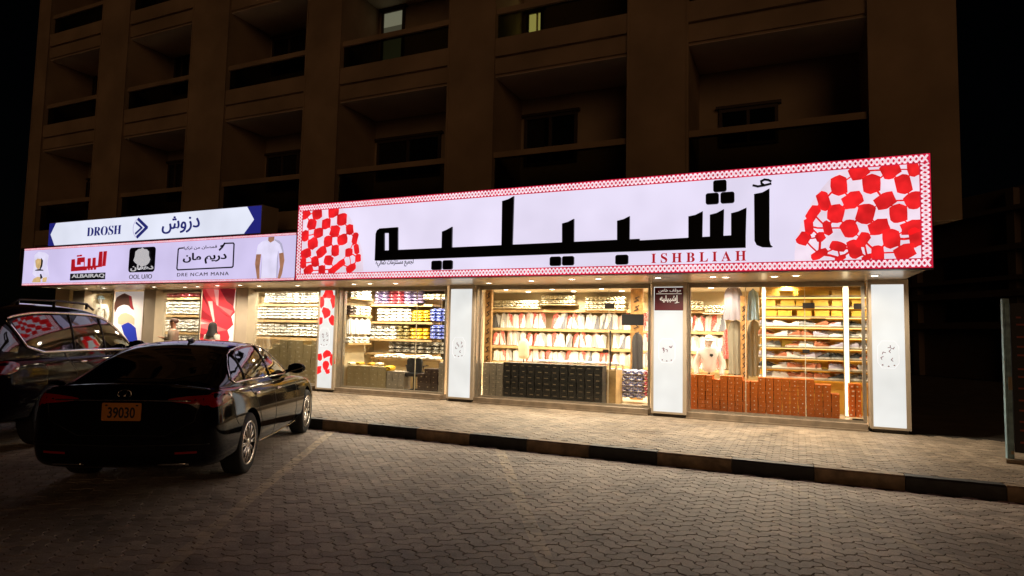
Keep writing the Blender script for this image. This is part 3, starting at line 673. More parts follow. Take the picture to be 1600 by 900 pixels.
# ---------------------------------------------------------------- shop fronts: pillars, windows, posters
def lightbox(X0, X1, label):
    t = empty('lightbox_pillar', ((X0 + X1) / 2, .1, .15), label=label, cat='pillar', group='backlit pillars of the shop front')
    xo = (X0 + X1) / 2
    def P(mb, n, m, par=t):
        o = mb.build(n, m, par)
        if par is t: o.location = (-xo, -.1, -.15)
        return o
    g = MB(); g.box(X0 - .012, X0 + .03, -.012, .34, .21, 2.638); g.box(X1 - .03, X1 + .035, -.012, .34, .21, 2.638)
    g.box(X0 + .031, X1 - .031, -.012, .34, .21, .245); g.box(X0 + .031, X1 - .031, -.012, .34, 2.56, 2.638); g.box(X0 + .032, X1 - .032, .02, .335, .246, 2.559)
    P(g, 'cabinet', M['champagne'])
    g = MB(); g.box(X0 + .031, X1 - .031, -.004, .018, .247, 2.558); f = P(g, 'light_panel', M['pillar_face'])
    g = MB(); g.box(X0 + .02, X1 - .0, .02, .33, .15, .208); P(g, 'plinth', M['darkmetal'])
    return t, P
def emblem(P, px, py, rnd):
    c = at(px, py, 0); w_, h_ = .15, .22; Y = -.0045; rnd = random.Random(rnd)
    g = MB(); o = [(c.x + w_ * a, c.z + h_ * b) for a, b in ((-.6, -1), (.6, -1), (1, -.6), (1, .6), (.6, 1), (-.6, 1), (-1, .6), (-1, -.6))]
    ribbon(g, o + [o[0]], .006, Y - .004, Y); P(g, 'emblem_outline', M['emblem_grey'])
    g = MB()
    for k in range(6):
        a = rnd.uniform(0, 6.28); q = (c.x + rnd.uniform(-.5, .5) * w_, c.z + rnd.uniform(-.35, .55) * h_)
        ribbon(g, [q, (q[0] + .038 * math.cos(a), q[1] + .038 * math.sin(a)), (q[0] + .052 * math.cos(a + .7), q[1] + .052 * math.sin(a + .7))], .009, Y - .005 - k * .0005, Y)
    for k in range(3): g.prism(blob(c.x + (-.55 + .55 * k) * w_, c.z - (.78 + .08 * (k % 2)) * h_, .012, .010, 0, 7), Y - .005, Y)
    P(g, 'emblem', M['emblem_red'])
M['emblem_grey'] = mat('emblem_grey', (.6, .6, .62), .5, emit=(.55, .56, .6), es=.9)
M['emblem_red'] = mat('emblem_dark_red', (.16, .02, .02), .5)
PA, pA = lightbox(-10.49, -9.99, 'backlit pillar printed with red checked cloth patches')
PB, pB = lightbox(-6.886, -6.30, 'plain white backlit pillar left of the black box wall')
PC, pC = lightbox(-2.493, -1.90, 'white backlit pillar carrying a maroon Arabic plate at its top')
PD, pD = lightbox(1.077, 1.60, 'end pillar, white and backlit, beside the dark street')
emblem(pA, 507, 527, 2); emblem(pB, 717, 543, 1); emblem(pC, 1042, 548, 4); emblem(pD, 1388, 554, 5)
g = MB(); rnd = random.Random(5)
for (a, b, r1, r2) in ((514, 460, 7, 6), (503, 472, 4, 9), (521, 472, 4, 9), (510, 488, 6, 7), (501, 502, 4, 5), (519, 500, 5, 7), (508, 462, 3, 3)):
    c = at(a, b, 0); g.prism(blob(c.x, c.z, r1 * .0185, r2 * .0175, .2, 9, .25, rnd), -.008, -.0045)
for (a, b, r1, r2) in ((510, 553, 7, 5), (499, 558, 4, 5), (519, 562, 4, 7), (509, 570, 6, 6), (498, 578, 5, 5), (512, 580, 4, 3)):
    c = at(a, b, 0); g.prism(blob(c.x, c.z, r1 * .0185, r2 * .0175, .2, 9, .25, rnd), -.008, -.0045)
pA(g, 'red_patches', M['red_face'])
A_, B_ = at(1023, 485, 0), at(1068, 449, 0)
g = MB(); g.box(A_.x, B_.x, -.016, -.005, A_.z, B_.z); mp = pC(g, 'name_plate', M['maroon'])
def pwrite(s, a, b, top, **k):
    P0, P1 = at(*a, -.016), at(*b, -.016); me = text_mesh(s, width=P1.x - P0.x, height=at(a[0], top, -.016).z - P0.z, **k); me.materials.clear(); me.materials.append(M['plate_ink'])
    o = link('plate_lettering', me, mp); o.location = (P0.x, -.0165, P0.z)
M['plate_ink'] = mat('plate_white_ink', (.8, .78, .76), .5, emit=(.8, .75, .7), es=.4)
pwrite(arab('موقف خاص'), (1029, 457.5), (1064, 457), 451, bold=.02); pwrite(arab('إشبيليه'), (1031, 474), (1062, 473), 461.5, bold=.035)
zl = (A_.z + B_.z) / 2 + .09
g = MB(); g.box(A_.x + .03, B_.x - .03, -.0175, -.0162, zl, zl + .012); g.build('plate_line', M['plate_ink'], mp)

def clad(px0, px1, label):
    a, b = ax(px0, 0), ax(px1, 0)
    g = MB(); g.box(a, b, 0, .34, .15, 2.638); g.box(a - .012, a + .02, -.01, -.0005, .15, 2.637); g.box(b - .02, b + .012, -.01, -.0005, .15, 2.637); g.box(a + .021, b - .021, -.006, -.0005, .15, .30)
    o = g.build('clad_pillar', M['champagne']); tag(o, label, 'pillar', 'beige clad pillars of the shop front'); return a, b
c1 = clad(111, 128, 'beige clad pillar at the far end of the shops'); c2 = clad(222, 240, 'beige clad pillar beside the poster of stacked shirts'); c3 = clad(366, 385, 'beige clad pillar beside the red satin poster')

def window(X0, X1, seams, label, bits=(), handle=None):
    t = empty('shop_window', ((X0 + X1) / 2, .25, .15), label=label, cat='shop window', group='glazed shop fronts')
    off = -Vector(t.location)
    def P(mb, n, m):
        o = mb.build(n, m, t); o.location = off; return o
    g = MB(); g.box(X0, X1, .03, .34, .15, .262); g.box(X0, X1, -.02, .03, .15, .175); P(g, 'stone_base', M['stone'])
    g = MB(); g.box(X0, X1, .21, .30, .264, .30); g.box(X0, X1, .21, .30, 2.555, 2.636); g.box(X0, X0 + .05, .21, .30, .302, 2.553); g.box(X1 - .05, X1, .21, .30, .302, 2.553)
    g.box(X0 - .0, X0 + .025, .06, .208, .265, 2.63); P(g, 'frame', M['steel'])
    xs = [X0 + .05] + seams + [X1 - .05]
    for a, b in zip(xs[:-1], xs[1:]):
        g = MB(); g.box(a + .002, b - .002, .248, .258, .302, 2.553); P(g, 'pane', M['shopglass'])
    for x in seams:
        g = MB(); g.box(x - .0015, x + .0015, .24, .266, .303, 2.552); g.box(x - .006, x + .006, .243, .2475, .303, 2.552); P(g, 'seam', M['seam'])
    for (a, b, c, d) in bits:
        p, q = at(a, d, .24), at(b, c, .24); g = MB(); g.box(p.x, q.x, .225, .246, p.z, q.z); P(g, 'patch_fitting', M['darkmetal'])
    if handle:
        h = at(handle[0], handle[1], .2); h2 = at(handle[0], handle[2], .2)
        g = MB(); g.tube([(h.x, .19, h.z), (h.x, .19, h2.z)], .016, 8); g.tube([(h.x, .19, h.z - .1), (h.x, .25, h.z - .1)], .01, 6); g.tube([(h.x, .19, h2.z + .1), (h.x, .25, h2.z + .1)], .01, 6); P(g, 'door_handle', M['darkmetal'])
    return t, P
M['seam'] = mat('polished_glass_edge', (.75, .68, .5), .3, metal=.3)
S = lambda p: ax(p, .25, 530)
window(S(128), S(176), [], 'far shop window showing a white shirt on a stand')
window(S(241), S(313), [], 'shop window behind the standing pair, racks of white shirts inside')
window(S(386), S(499), [], 'shop window above the car roof, low wall of olive boxes inside')
window(S(535), S(698), [S(650)], 'shop window showing yellow and blue packs on shelves', [(653, 662, 473, 478)])
tb, pbc = window(S(749), S(1017), [S(951)], 'widest shop window with glass door, black box wall inside', [(945, 960, 474, 482), (942, 951, 546, 551), (944, 957, 631, 636), (1003, 1015, 634, 639)], (954, 517, 578))
p, q = at(972, 508, .23), at(1006, 491, .23)
g = MB(); g.box(p.x, q.x, .20, .24, p.z, q.z); tag(g.build('door_plate', M['black']), 'blank black plate hung on the glass door', 'plate')
window(S(1075), S(1352), [S(1165), S(1258)], 'shop window with orange box wall and sneaker shelves inside', [(1254, 1273, 473, 482), (1334, 1347, 474, 483), (1254, 1265, 546, 552), (1332, 1349, 655, 660)])
p, q = at(1258, 654, .2), at(1272, 650, .2)

def poster(px0, px1, label):
    a, b = ax(px0, .12), ax(px1, .12); t = empty('poster', ((a + b) / 2, .12, .27), label=label, cat='poster')
    g = MB(); g.box(a, b, .12, .17, .27, 2.6); o = g.build('board', M['poster_glow_white'], t); o.location = -Vector(t.location)
    def D(name, m, polys, conv, d):
        g = MB()
        for i, pl in enumerate(polys): g.prism([(max(min(x, b - .002), a + .002), z) for x, z in pxz([conv(q) for q in pl], .12)], .12 - d - .0003 * i, .1199)
        o = g.build(name, m, t); o.location = -Vector(t.location)
    return D
M['poster_glow_white'] = mat('glowing_poster_paper', (.80, .75, .74), .3, emit=(.8, .72, .68), es=.35)  # faint glow in the paper stands in for lamplight falling on it
def pm(n, c, e=.25): M[n] = mat(n, c, .4, emit=c, es=e)  # poster prints get the same added glow as the paper
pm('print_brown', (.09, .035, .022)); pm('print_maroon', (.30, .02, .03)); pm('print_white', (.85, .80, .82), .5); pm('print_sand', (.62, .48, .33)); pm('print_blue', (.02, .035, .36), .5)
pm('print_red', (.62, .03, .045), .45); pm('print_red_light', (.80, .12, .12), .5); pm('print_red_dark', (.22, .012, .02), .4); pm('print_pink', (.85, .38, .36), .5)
ZP = lambda p: (90 + p[0] / 6.925, 430 + p[1] / 6.925)
D = poster(176, 222, 'tall white poster of stacked folded shirts, blue at the bottom')
D('printed_brown_shirt', M['print_brown'], [[(620, 410), (592, 355), (610, 300), (640, 240), (700, 205), (728, 196), (760, 212), (800, 230), (815, 330), (830, 375), (800, 365), (770, 330), (720, 318), (680, 330), (650, 350)]], ZP, .004)
D('printed_maroon_sleeve', M['print_maroon'], [[(770, 215), (800, 230), (812, 330), (832, 376), (800, 365), (785, 320)]], ZP, .0055)
D('printed_white_shirt', M['print_white'], [[(620, 420), (660, 350), (700, 325), (750, 325), (800, 365), (822, 420), (800, 440), (740, 410), (690, 410), (650, 440)]], ZP, .0048)
D('printed_sand_shirt', M['print_sand'], [[(655, 520), (655, 460), (690, 418), (740, 405), (800, 430), (832, 470), (830, 540), (790, 520), (740, 520), (690, 535)]], ZP, .0062)
D('printed_blue_shirt', M['print_blue'], [[(690, 545), (720, 530), (765, 510), (800, 530), (845, 570), (862, 690), (862, 760), (790, 740), (720, 640)]], ZP, .007)
ZR = lambda p: (220 + p[0] / 7.5, 440 + p[1] / 7.5)
D = poster(313, 367, 'red satin cloth poster behind the hooded figure')
D('printed_satin', M['print_red'], [[(690, 80), (1112, 82), (1085, 300), (1105, 360), (1060, 410), (1085, 505), (1015, 570), (1040, 650), (1018, 720), (1000, 1010), (660, 1010)]], ZR, .003)
D('printed_fold', M['print_red_dark'], [[(690, 120), (760, 200), (830, 330), (860, 470), (690, 430), (686, 320), (840, 420), (700, 170)], [(930, 85), (1110, 85), (1085, 290), (1010, 230)], [(670, 600), (780, 640), (860, 640), (670, 660)], [(880, 300), (960, 360), (1070, 430), (1000, 400)]], ZR, .0045)
D('printed_highlight', M['print_red_light'], [[(760, 85), (860, 90), (890, 270), (1085, 345), (1050, 400), (900, 280), (800, 160)], [(690, 440), (850, 500), (1010, 570), (880, 590), (690, 540)]], ZR, .006)
D('printed_gleam', M['print_pink'], [[(790, 230), (840, 230), (868, 470), (850, 470)], [(860, 90), (915, 95), (910, 290), (890, 270)], [(700, 470), (790, 490), (700, 500)]], ZR, .0075)

# ---------------------------------------------------------------- ceiling spotlights inside (real lamps)
cs_ring = MB().lathe([(.001, -.004), (.045, -.004), (.048, -.010), (.06, -.008), (.062, 0)], 14).mesh('ceiling_spotlight', M['lamp'])
in_d = bpy.data.lights.new('ceiling_lamp', 'SPOT'); in_d.energy = 110; in_d.spot_size = R(160); in_d.spot_blend = .6; in_d.color = (1, .87, .66); in_d.shadow_soft_size = .06
in_b = in_d.copy(); in_b.energy = 225
def ceil_spot(x, y, label, e=None):
    o = link('ceiling_spotlight', cs_ring); o.location = (x, y, 2.76); tag(o, label, 'spotlight', 'spotlights in the shop ceiling')
    l = bpy.data.objects.new('ceiling_lamp', e or in_d); COL.objects.link(l); l.parent = o; l.location = (0, 0, -.04)
for r, y in enumerate((1.15, 2.0, 2.9, 3.7)):
    for c in range(7):
        x = -6.9 + c * 1.28 + (.3 if r % 2 else 0)
        if y < 1.9 or x < .2: ceil_spot(x, y, f'ceiling spotlight of the main shop, {ORD[r + 1]} row from glass, {ORD[c + 1]} from left')
for c, x in enumerate((-9.7, -9.0, -8.2)): ceil_spot(x, .95, f'small round spotlight above the yellow and blue packs, {ORD[c + 1]} from the left', in_b)
for c, x in enumerate((-14.1, -13.2, -12.3, -11.4)): ceil_spot(x, .75, f'small round spotlight above the olive box wall, {ORD[c + 1]} from the left', in_b)
for c, x in enumerate((-19.3, -17.6, -16.4, -15.3)): ceil_spot(x, .75, f'small round spotlight in the far shop ceiling, {ORD[c + 1]} from the left', in_b)

# ---------------------------------------------------------------- stock
def packbox(w_, h_, d_, mark=None, r=.004):
    """A carton: body, lid overhang with a shadow gap, and a small paper label on its end."""
    g = MB(); lid = h_ * .28
    g.box(-w_ / 2 + .003, w_ / 2 - .003, -d_ / 2 + .003, d_ / 2 - .003, 0, h_ - lid - .001)
    g.box(-w_ / 2, w_ / 2, -d_ / 2, d_ / 2, h_ - lid, h_ - .002)
    if mark and random.random() < .95:
        ox = random.uniform(-.2, .2) * w_; k = random.uniform(.5, 1.25); g.box(ox - w_ * mark[0] * k, ox + w_ * mark[0] * k, -d_ / 2 - .001, -d_ / 2 + .002, h_ * mark[1], h_ * (mark[1] + (mark[2] - mark[1]) * random.uniform(.5, 1.2)), 1)
    return g
def softpack(w_, h_, d_, mark=True, seed=0):
    """A folded garment in its bag: a cushion-like pack with a dark collar button."""
    g = MB(); nx, nz = 6, 4; rnd = random.Random(seed); vs = []
    prof = []
    for i in range(10):
        a = 2 * math.pi * i / 10; c, s = math.cos(a), math.sin(a); k = (abs(c) ** 7 + abs(s) ** 7) ** (-1 / 7)
        prof.append((c * k, s * k))
    st = [(-1, .55, .8), (-.8, .95, .98), (0, 1, 1), (.8, .95, .98), (1, .55, .8)]
    for (t, s1, s2) in st:
        for (a, b) in prof: vs.append((a * w_ / 2 * s2, t * d_ / 2, h_ / 2 + b * h_ / 2 * s1 * rnd.uniform(.93, 1.0)))
    n = len(prof); fs = [(i * n + j, (i + 1) * n + j, (i + 1) * n + (j + 1) % n, i * n + (j + 1) % n) for i in range(len(st) - 1) for j in range(n)]
    fs = [tuple(reversed(f)) for f in fs]
    fs += [list(range(n)), [(len(st) - 1) * n + n - 1 - j for j in range(n)]]
    g.add(vs, fs, 0, True)
    if mark: g.ell((rnd.uniform(-.1, .1) * w_, -d_ / 2 - .001, h_ * .55), w_ * .07, .006, h_ * .12, 8, 4, 1)
    return g
PROTO = {}
def stack(name, key, mats, mk, label, group, cat, px0, px1, nc, y0, y1, nr, Y, depth=.25, heights=None, jit=.006, gapx=.004, skip=None, pitch=None):
    """nc columns and nr rows of one thing, filling the photo's px0..px1 and y0 (top)..y1 (bottom) at depth Y."""
    pm_ = (px0 + px1) / 2
    X0, X1 = ax(px0, Y, y1), ax(px1, Y, y1); zb, zt = az(y1, Y, pm_), az(y0, Y, pm_)
    w_ = (X1 - X0) / nc; h_ = (zt - zb) / nr
    mes = [mk((w_ - gapx) * q, h_ - .001, depth).mesh(name, mats) for q in (1, .985, .995, .975, .99, .98, 1, .97)]
    for c in range(nc):
        n = heights[c] if heights else nr
        for r in range(n):
            if skip and skip(c, r): continue
            o = link(name, mes[random.randrange(8)]); o.location = (X0 + w_ * (c + .5) + random.uniform(-jit, jit) * .4, Y + depth / 2 + random.uniform(-jit, jit), zb + h_ * r + .0005)
            o.rotation_euler.z = random.uniform(-jit, jit) * 3
            tag(o, label(c, r, nc, n), cat, group)
    return X0, X1, zb, h_
def rack(label, X0, X1, Yf, Yb, boards, back, z0=.2, ztop=2.5, sides=True, board_m='wood', back_m='interior_wall', lip=.04):
    t = empty('shelf_rack', ((X0 + X1) / 2, (Yf + Yb) / 2, z0), label=label, cat='shelf rack', group='shelf racks inside the shops'); off = -Vector(t.location)
    for z in boards:
        g = MB(); g.box(X0, X1, Yf, Yb - .02, z - lip, z); o = g.build('shelf', M[board_m], t); o.location = off
    if back:
        g = MB(); g.box(X0 - .03, X1 + .03, Yb - .018, Yb, z0, ztop); o = g.build('back_panel', M[back_m], t); o.location = off
    if sides:
        for x in (X0 - .03, X1 + .002):
            g = MB(); g.box(x, x + .028, Yf, Yb - .02, z0, ztop); o = g.build('side_panel', M['interior_wall'], t); o.location = off
    return t
def cm(n, c, r=.6, **k): M[n] = mat(n, c, r, **k)
cm('olive_card', (.42, .325, .17), .7, var=.1, scale=20); cm('paper_label', (.62, .52, .38)); cm('grey_card', (.34, .29, .23), .7); cm('black_card', (.022, .019, .016), .5)
cm('kraft_label', (.34, .26, .16)); cm('brown_card', (.050, .024, .014), .6); cm('orange_card', (.66, .15, .014), .55, var=.12, scale=9); cm('white_pack', (.84, .80, .73), .55); cm('collar_dot', (.42, .34, .25))
cm('yellow_pack', (.80, .45, .02), .45); cm('blue_pack', (.13, .17, .52), .5); cm('olive_pack', (.22, .17, .06), .5); cm('gold_dot', (.8, .6, .25), .3, metal=.6); cm('purple_pack', (.19, .15, .28), .5); cm('maroon_pack', (.33, .04, .06), .5)
cm('grey_pack', (.16, .14, .11), .5); cm('cream_pack', (.85, .76, .55), .5); cm('amber_card', (.72, .40, .04), .5); M['bale'] = checks('blue_white_pattern', (.70, .62, .55), (.16, .18, .42), 22)
STK = 'boxes stacked behind the glass'
def L2(what, ref): return lambda c, r, nc, n: f'{what}, {ORD[r + 1]} up, {ORD[c + 1]} column from {ref}'

# third window: shirts on shelves behind an olive box wall
Yr = 1.05
bz = [az(y, Yr, 445) for y in (475, 500, 527)]
rack('shelf rack of white shirts behind the low olive box wall', ax(390, Yr), ax(500, Yr) , Yr, 1.42, [bz[2], bz[1], bz[0]], True, lip=.06)
WS = 'white shirt packs on the shelves'
for i, (a, b) in enumerate(((457, 473), (479, 498), (505, 525))):
    nm = ('top', 'middle', 'lowest')[i]
    stack('shirt_pack', 'sp', [M['white_pack'], M['collar_dot']], lambda w_, h_, d_: softpack(w_, h_, d_, True, 3), lambda c, r, nc, n, nm=nm: f'white shirt pack on the {nm} shelf over olive boxes, {ORD[r + 1]} up, {ORD[c + 1]} pile from left',
          WS, 'shirt pack', 399 if i else 412, 497, 10 if i else 9, a, b, 4, Yr + .02, .3, jit=.012)
stack('storage_box', 'ob', [M['olive_card'], M['paper_label']], lambda w_, h_, d_: packbox(w_, h_, d_, (.12, .3, .6)), L2('olive storage box above the car roof', 'the left'), STK, 'storage box', 398, 496, 8, 531, 616, 12, .48, .3,
      heights=[8, 10, 11, 12, 12, 12, 11, 12])
# second window
Yr = 1.05
bz = [az(y, Yr, 278) for y in (465, 492, 519)]
rack('shelf rack of white shirts behind the standing pair', ax(243, Yr), ax(318, Yr), Yr, 1.42, bz, True, lip=.06)
for i, (a, b, mt) in enumerate(((454, 464, 'mix'), (471, 491, 'white'), (498, 518, 'white'), (522, 541, 'white'))):
    nm = ('top', 'second', 'third', 'lowest')[i]; nr = 2 if i == 0 else 4
    stack('shirt_pack', 'sp', [M['maroon_pack' if i == 0 else 'white_pack'], M['white_pack' if i == 0 else 'collar_dot']], lambda w_, h_, d_: softpack(w_, h_, d_, True, 4),
          lambda c, r, nc, n, nm=nm, i=i: f'{"maroon" if i == 0 else "white"} shirt pack on the {nm} shelf behind the pair, {ORD[r + 1]} up, {ORD[c + 1]} pile from left', WS, 'shirt pack', 247, 311, 7, a, b, nr, Yr + .02, .3, jit=.012)
# far window: shirt on a stand
g = MB(); g.box(-20.1, ax(180, 1.0), 1.2, 1.25, .2, 2.75); tag(g.build('display_board', M['far_board'] if 'far_board' in M else M['olive_card']), 'plain drab display board behind the far white shirt', 'board')

# fourth window: coloured packs
Yr = 1.30
bz = [az(y, Yr, 640) for y in (475.5, 503, 530.5, 553)]
rack('shelf rack of white, yellow and blue garment packs', -10.08, -8.12, Yr, 1.72, bz, True, lip=.05, sides=False)
def packs(what, mk, m1, m2, p0, p1, nc, y0, y1, nr, where, seed=1):
    stack('garment_pack', 'gp', [M[m1], M[m2]], lambda w_, h_, d_: softpack(w_, h_, d_, True, seed), lambda c, r, nc_, n: f'{what} garment pack on the {where}, {ORD[r + 1]} up, {ORD[c + 1]} pile from left',
          'coloured garment packs in the fourth window', 'garment pack', p0, p1, nc, y0, y1, nr, Yr + .03, .3, jit=.01)
packs('purple', 0, 'purple_pack', 'white_pack', 584, 606, 2, 454, 475, 4, 'top shelf'); packs('maroon', 0, 'maroon_pack', 'white_pack', 607, 629, 2, 454, 475, 4, 'top shelf'); packs('dull violet', 0, 'purple_pack', 'cream_pack', 630, 655, 2, 454, 475, 4, 'top shelf end')
packs('cream', 0, 'cream_pack', 'white_pack', 660, 698, 4, 459, 468, 2, 'top shelf beside the seam')
packs('white', 0, 'white_pack', 'collar_dot', 588, 640, 5, 482, 502, 4, 'second shelf', 5); packs('yellow', 0, 'yellow_pack', 'cream_pack', 643, 669, 3, 485, 502, 4, 'second shelf'); packs('blue', 0, 'blue_pack', 'white_pack', 671, 699, 3, 482, 502, 4, 'second shelf')
packs('white', 0, 'white_pack', 'collar_dot', 577, 618, 4, 507, 530, 4, 'third shelf', 5); packs('olive', 0, 'olive_pack', 'gold_dot', 619, 639, 2, 507, 530, 4, 'third shelf'); packs('yellow', 0, 'yellow_pack', 'cream_pack', 640, 669, 3, 512, 530, 3, 'third shelf'); packs('blue', 0, 'blue_pack', 'white_pack', 671, 699, 3, 508, 530, 4, 'third shelf')
packs('dark grey', 0, 'grey_pack', 'paper_label', 606, 698, 8, 534, 552, 3, 'lowest shelf')
stack('storage_box', 'ob', [M['olive_card'], M['paper_label']], lambda w_, h_, d_: packbox(w_, h_, d_, (.1, .3, .5)), L2('olive storage box under the garment packs', 'the printed red pillar'), STK, 'storage box', 541, 602, 5, 572, 610, 5, .5, .3)
stack('storage_box', 'ob', [M['grey_card'], M['paper_label']], lambda w_, h_, d_: packbox(w_, h_, d_, (.1, .3, .5)), L2('grey storage box beside the black chair', 'the olive boxes'), STK, 'storage box', 603, 630, 3, 580, 612, 4, .5, .3)
stack('storage_box', 'ob', [M['brown_card'], M['kraft_label']], lambda w_, h_, d_: packbox(w_, h_, d_, (.1, .3, .5)), L2('dark brown storage box right of the black chair', 'the left'), STK, 'storage box', 651, 683, 3, 576, 616, 5, .5, .3, heights=[4, 5, 5])
stack('storage_box', 'ob', [M['grey_card'], M['paper_label']], lambda w_, h_, d_: packbox(w_, h_, d_, (.1, .3, .5)), lambda c, r, nc, n: f'grey storage box in the tall single column beside dark brown boxes, {ORD[r + 1]} up', STK, 'storage box', 684, 697, 1, 567, 617, 7, .5, .3)
def atX(px, py, X):
    v = _f * FPX + _r * (px - 800) + _u * (450 - py); return CAMP + v * ((X - CAMP.x) / v.x)
swz = [atX(560, y, -10.0).z for y in (466, 493, 536)]
t = empty('shelf_rack', (-10.0, .85, .2), label='side wall rack of white shirts left of the coloured packs', cat='shelf rack', group='shelf racks inside the shops')
for z in swz:
    g = MB(); g.box(-10.118, -9.88, .38, 1.29, z - .035, z); o = g.build('shelf', M['wood'], t); o.location = -Vector(t.location)
spm = softpack(.2, .075, .2, True, 6).mesh('side_pack', [M['white_pack'], M['collar_dot']]); spk = softpack(.2, .075, .2, True, 8).mesh('side_pack', [M['brown_card'], M['paper_label']])
for i, z in enumerate(swz[:2] + swz[2:]):
    for c in range(4):
        for r in range(3 if i < 2 else 2):
            dk = i == 1 and c == 0; o = link('shirt_pack', spk if dk else spm); o.location = (-9.99, .5 + c * .215 + random.uniform(-.01, .01), z + .001 + r * .078); o.rotation_euler.z = R(90) + random.uniform(-.06, .06)
            tag(o, f'{"brown" if dk else "white"} pack on the {("top", "middle", "lowest")[i]} side wall shelf, {ORD[r + 1]} up, {ORD[c + 1]} from glass', 'shirt pack', 'packs on the side wall rack')
# cutting table with folded white cloth
tx0, tx1 = -9.6, -7.6; tzt = az(560, .95, 625)
t = empty('display_table', (-8.6, 1.05, .2), label='display table covered in folded white cloth behind the olive boxes', cat='table')
g = MB(); g.box(tx0, tx1, .88, 1.22, tzt - .04, tzt); o = g.build('table_top', M['wood'], t); o.location = -Vector(t.location)
for x in (tx0 + .03, tx1 - .07):
    for y in (.9, 1.16): g = MB(); g.box(x, x + .04, y, y + .04, .2, tzt - .042); o = g.build('leg', M['wood'], t); o.location = -Vector(t.location)
for i in range(7):
    g = softpack(.24, .07 + .02 * (i % 3), .26, False, i); o = g.build('folded_cloth', M['white_pack'], None, (tx0 + .2 + i * .26, 1.04, tzt)); tag(o, f'folded white cloth on the display table, {ORD[i + 1]} from the left', 'folded cloth', 'folded cloths on the display table')
# black chair
c = at(642, 612, .62); t = empty('office_chair', (c.x, .75, .2), 0, label='black padded chair among the stacked boxes', cat='chair')
g = MB()
vs = rrect(-.2, .2, .42, .80, .08); g.prism(vs, -.03, .03); o = g.build('backrest', M['black'], t)
g = MB(); g.plan(rrect(-.22, .22, -.2, .22, .08), .38, .46); g.build('seat', M['black'], t)
g = MB(); g.tube([(0, 0, .05), (0, 0, .38)], .03, 8); g.build('column', M['darkmetal'], t)
for k in range(5):
    g = MB(); a = R(72 * k + 20); g.tube([(0, 0, .07), (.25 * math.cos(a), .25 * math.sin(a), .04)], .02, 6); g.build('leg', M['black'], t)
for s in (-1, 1): g = MB(); g.tube([(s * .22, .02, .42), (s * .24, .0, .62), (s * .24, .2, .62)], .018, 6); g.build('armrest', M['black'], t)
c = at(609, 580, .62); g = softpack(.20, .14, .2, False, 2); tag(g.build('shopping_bag', M['yellow_pack'], None, (c.x, .62, c.z)), 'bright yellow pack lying on the grey boxes', 'pack')
for i, (px, py, nm) in enumerate(((548, 570, 'cream'), (562, 570, 'amber'), (580, 571, 'amber'), (592, 571, 'cream'))):
    c = at(px, py, .62); g = softpack(.14, .07, .2, False, i); tag(g.build('folded_cloth', M['cream_pack' if nm == 'cream' else 'amber_card'], None, (c.x, .64, c.z + .0)), f'small {nm} pack on top of the olive boxes, {ORD[i + 1]} from the left', 'pack', 'loose packs on the olive boxes')

# garments
def garment(w_, h_, split=0, seed=0, d_=.09):
    """A shirt or scarf hung flat against the wall: shoulders, a collar notch, folds, two tones along a slanting edge."""
    rnd = random.Random(seed); g = MB(); nx, nz = 9, 8; vs = []; ph = rnd.uniform(0, 6)
    for face in (0, 1):
        for k in range(nz + 1):
            t = k / nz; half = w_ / 2 * (.93 + .07 * math.sin(t * 5 + ph)) * (1 if t < .78 else 1 - (t - .78) * 1.7)
            for i in range(nx + 1):
                s = i / nx * 2 - 1; z = h_ * t
                if t == 1: z -= .05 * abs(s) - (.015 if abs(s) < .3 else 0)
                if t == 0: z += rnd.uniform(-.015, .02)
                y = (-d_ / 2 - .012 * math.sin(s * 9 + ph + t * 2) * (1 - t * .5)) if face == 0 else d_ / 2
                vs.append((half * s, y * (1 - .5 * abs(s) ** 3), z))
    W = nx + 1; N = W * (nz + 1)
    for face in (0, 1):
        for k in range(nz):
            for i in range(nx):
                a = face * N + k * W + i; q = (a, a + 1, a + W + 1, a + W)
                mi = 1 if split and ((i / nx - .5) * 1.3 + (k / nz - .5) * (1 if split == 1 else -1) * .9) > rnd.uniform(-.04, .04) + (.05 if split < 3 else -.9) else 0
                g.add([vs[j] for j in (q if face == 0 else tuple(reversed(q)))], [(0, 1, 2, 3)], mi, True)
    edge = [k * W for k in range(nz + 1)], [k * W + nx for k in range(nz + 1)], list(range(W)), [nz * W + i for i in range(W)]
    for n_, e in enumerate(edge):
        for a, b in zip(e[:-1], e[1:]):
            q = [vs[a], vs[b], vs[b + N], vs[a + N]]; g.add(q if n_ in (1, 2) and False else q, [(0, 1, 2, 3)], 0)
    return g
cm('white_cloth', (.80, .76, .72), .85); M['red_check'] = checks('red_checked_cloth', (.74, .30, .26), (.66, .08, .07), 34); cm('slate_cloth', (.20, .21, .25), .85); cm('grey_cloth', (.40, .38, .37), .85); cm('dark_cloth', (.055, .05, .05), .85)
cm('rose_cloth', (.72, .42, .38), .85); cm('violet_grey_cloth', (.24, .21, .24), .85); cm('sky_cloth', (.26, .38, .50), .85); cm('cream_cloth', (.72, .62, .42), .85); M['amber_lit_wall'] = mat('amber_lit_wall', (.75, .43, .07), .45, var=.2, scale=5); M['far_board'] = mat('far_board', (.34, .28, .19), .7); M['faint_red'] = mat('faint_red_ink', (.30, .06, .04), .6); cm('drab_cloth', (.22, .19, .14), .85)
GV = {'white shirt': ([M['white_cloth'], M['white_cloth']], 0), 'red checked scarf': ([M['white_cloth'], M['red_check']], 1), 'white and slate shirt': ([M['white_cloth'], M['slate_cloth']], 2),
      'red striped scarf': ([M['red_check'], M['white_cloth']], 2), 'white and grey shirt': ([M['white_cloth'], M['grey_cloth']], 1), 'rose shirt': ([M['rose_cloth'], M['white_cloth']], 1), 'dark shirt': ([M['dark_cloth'], M['grey_cloth']], 1)}
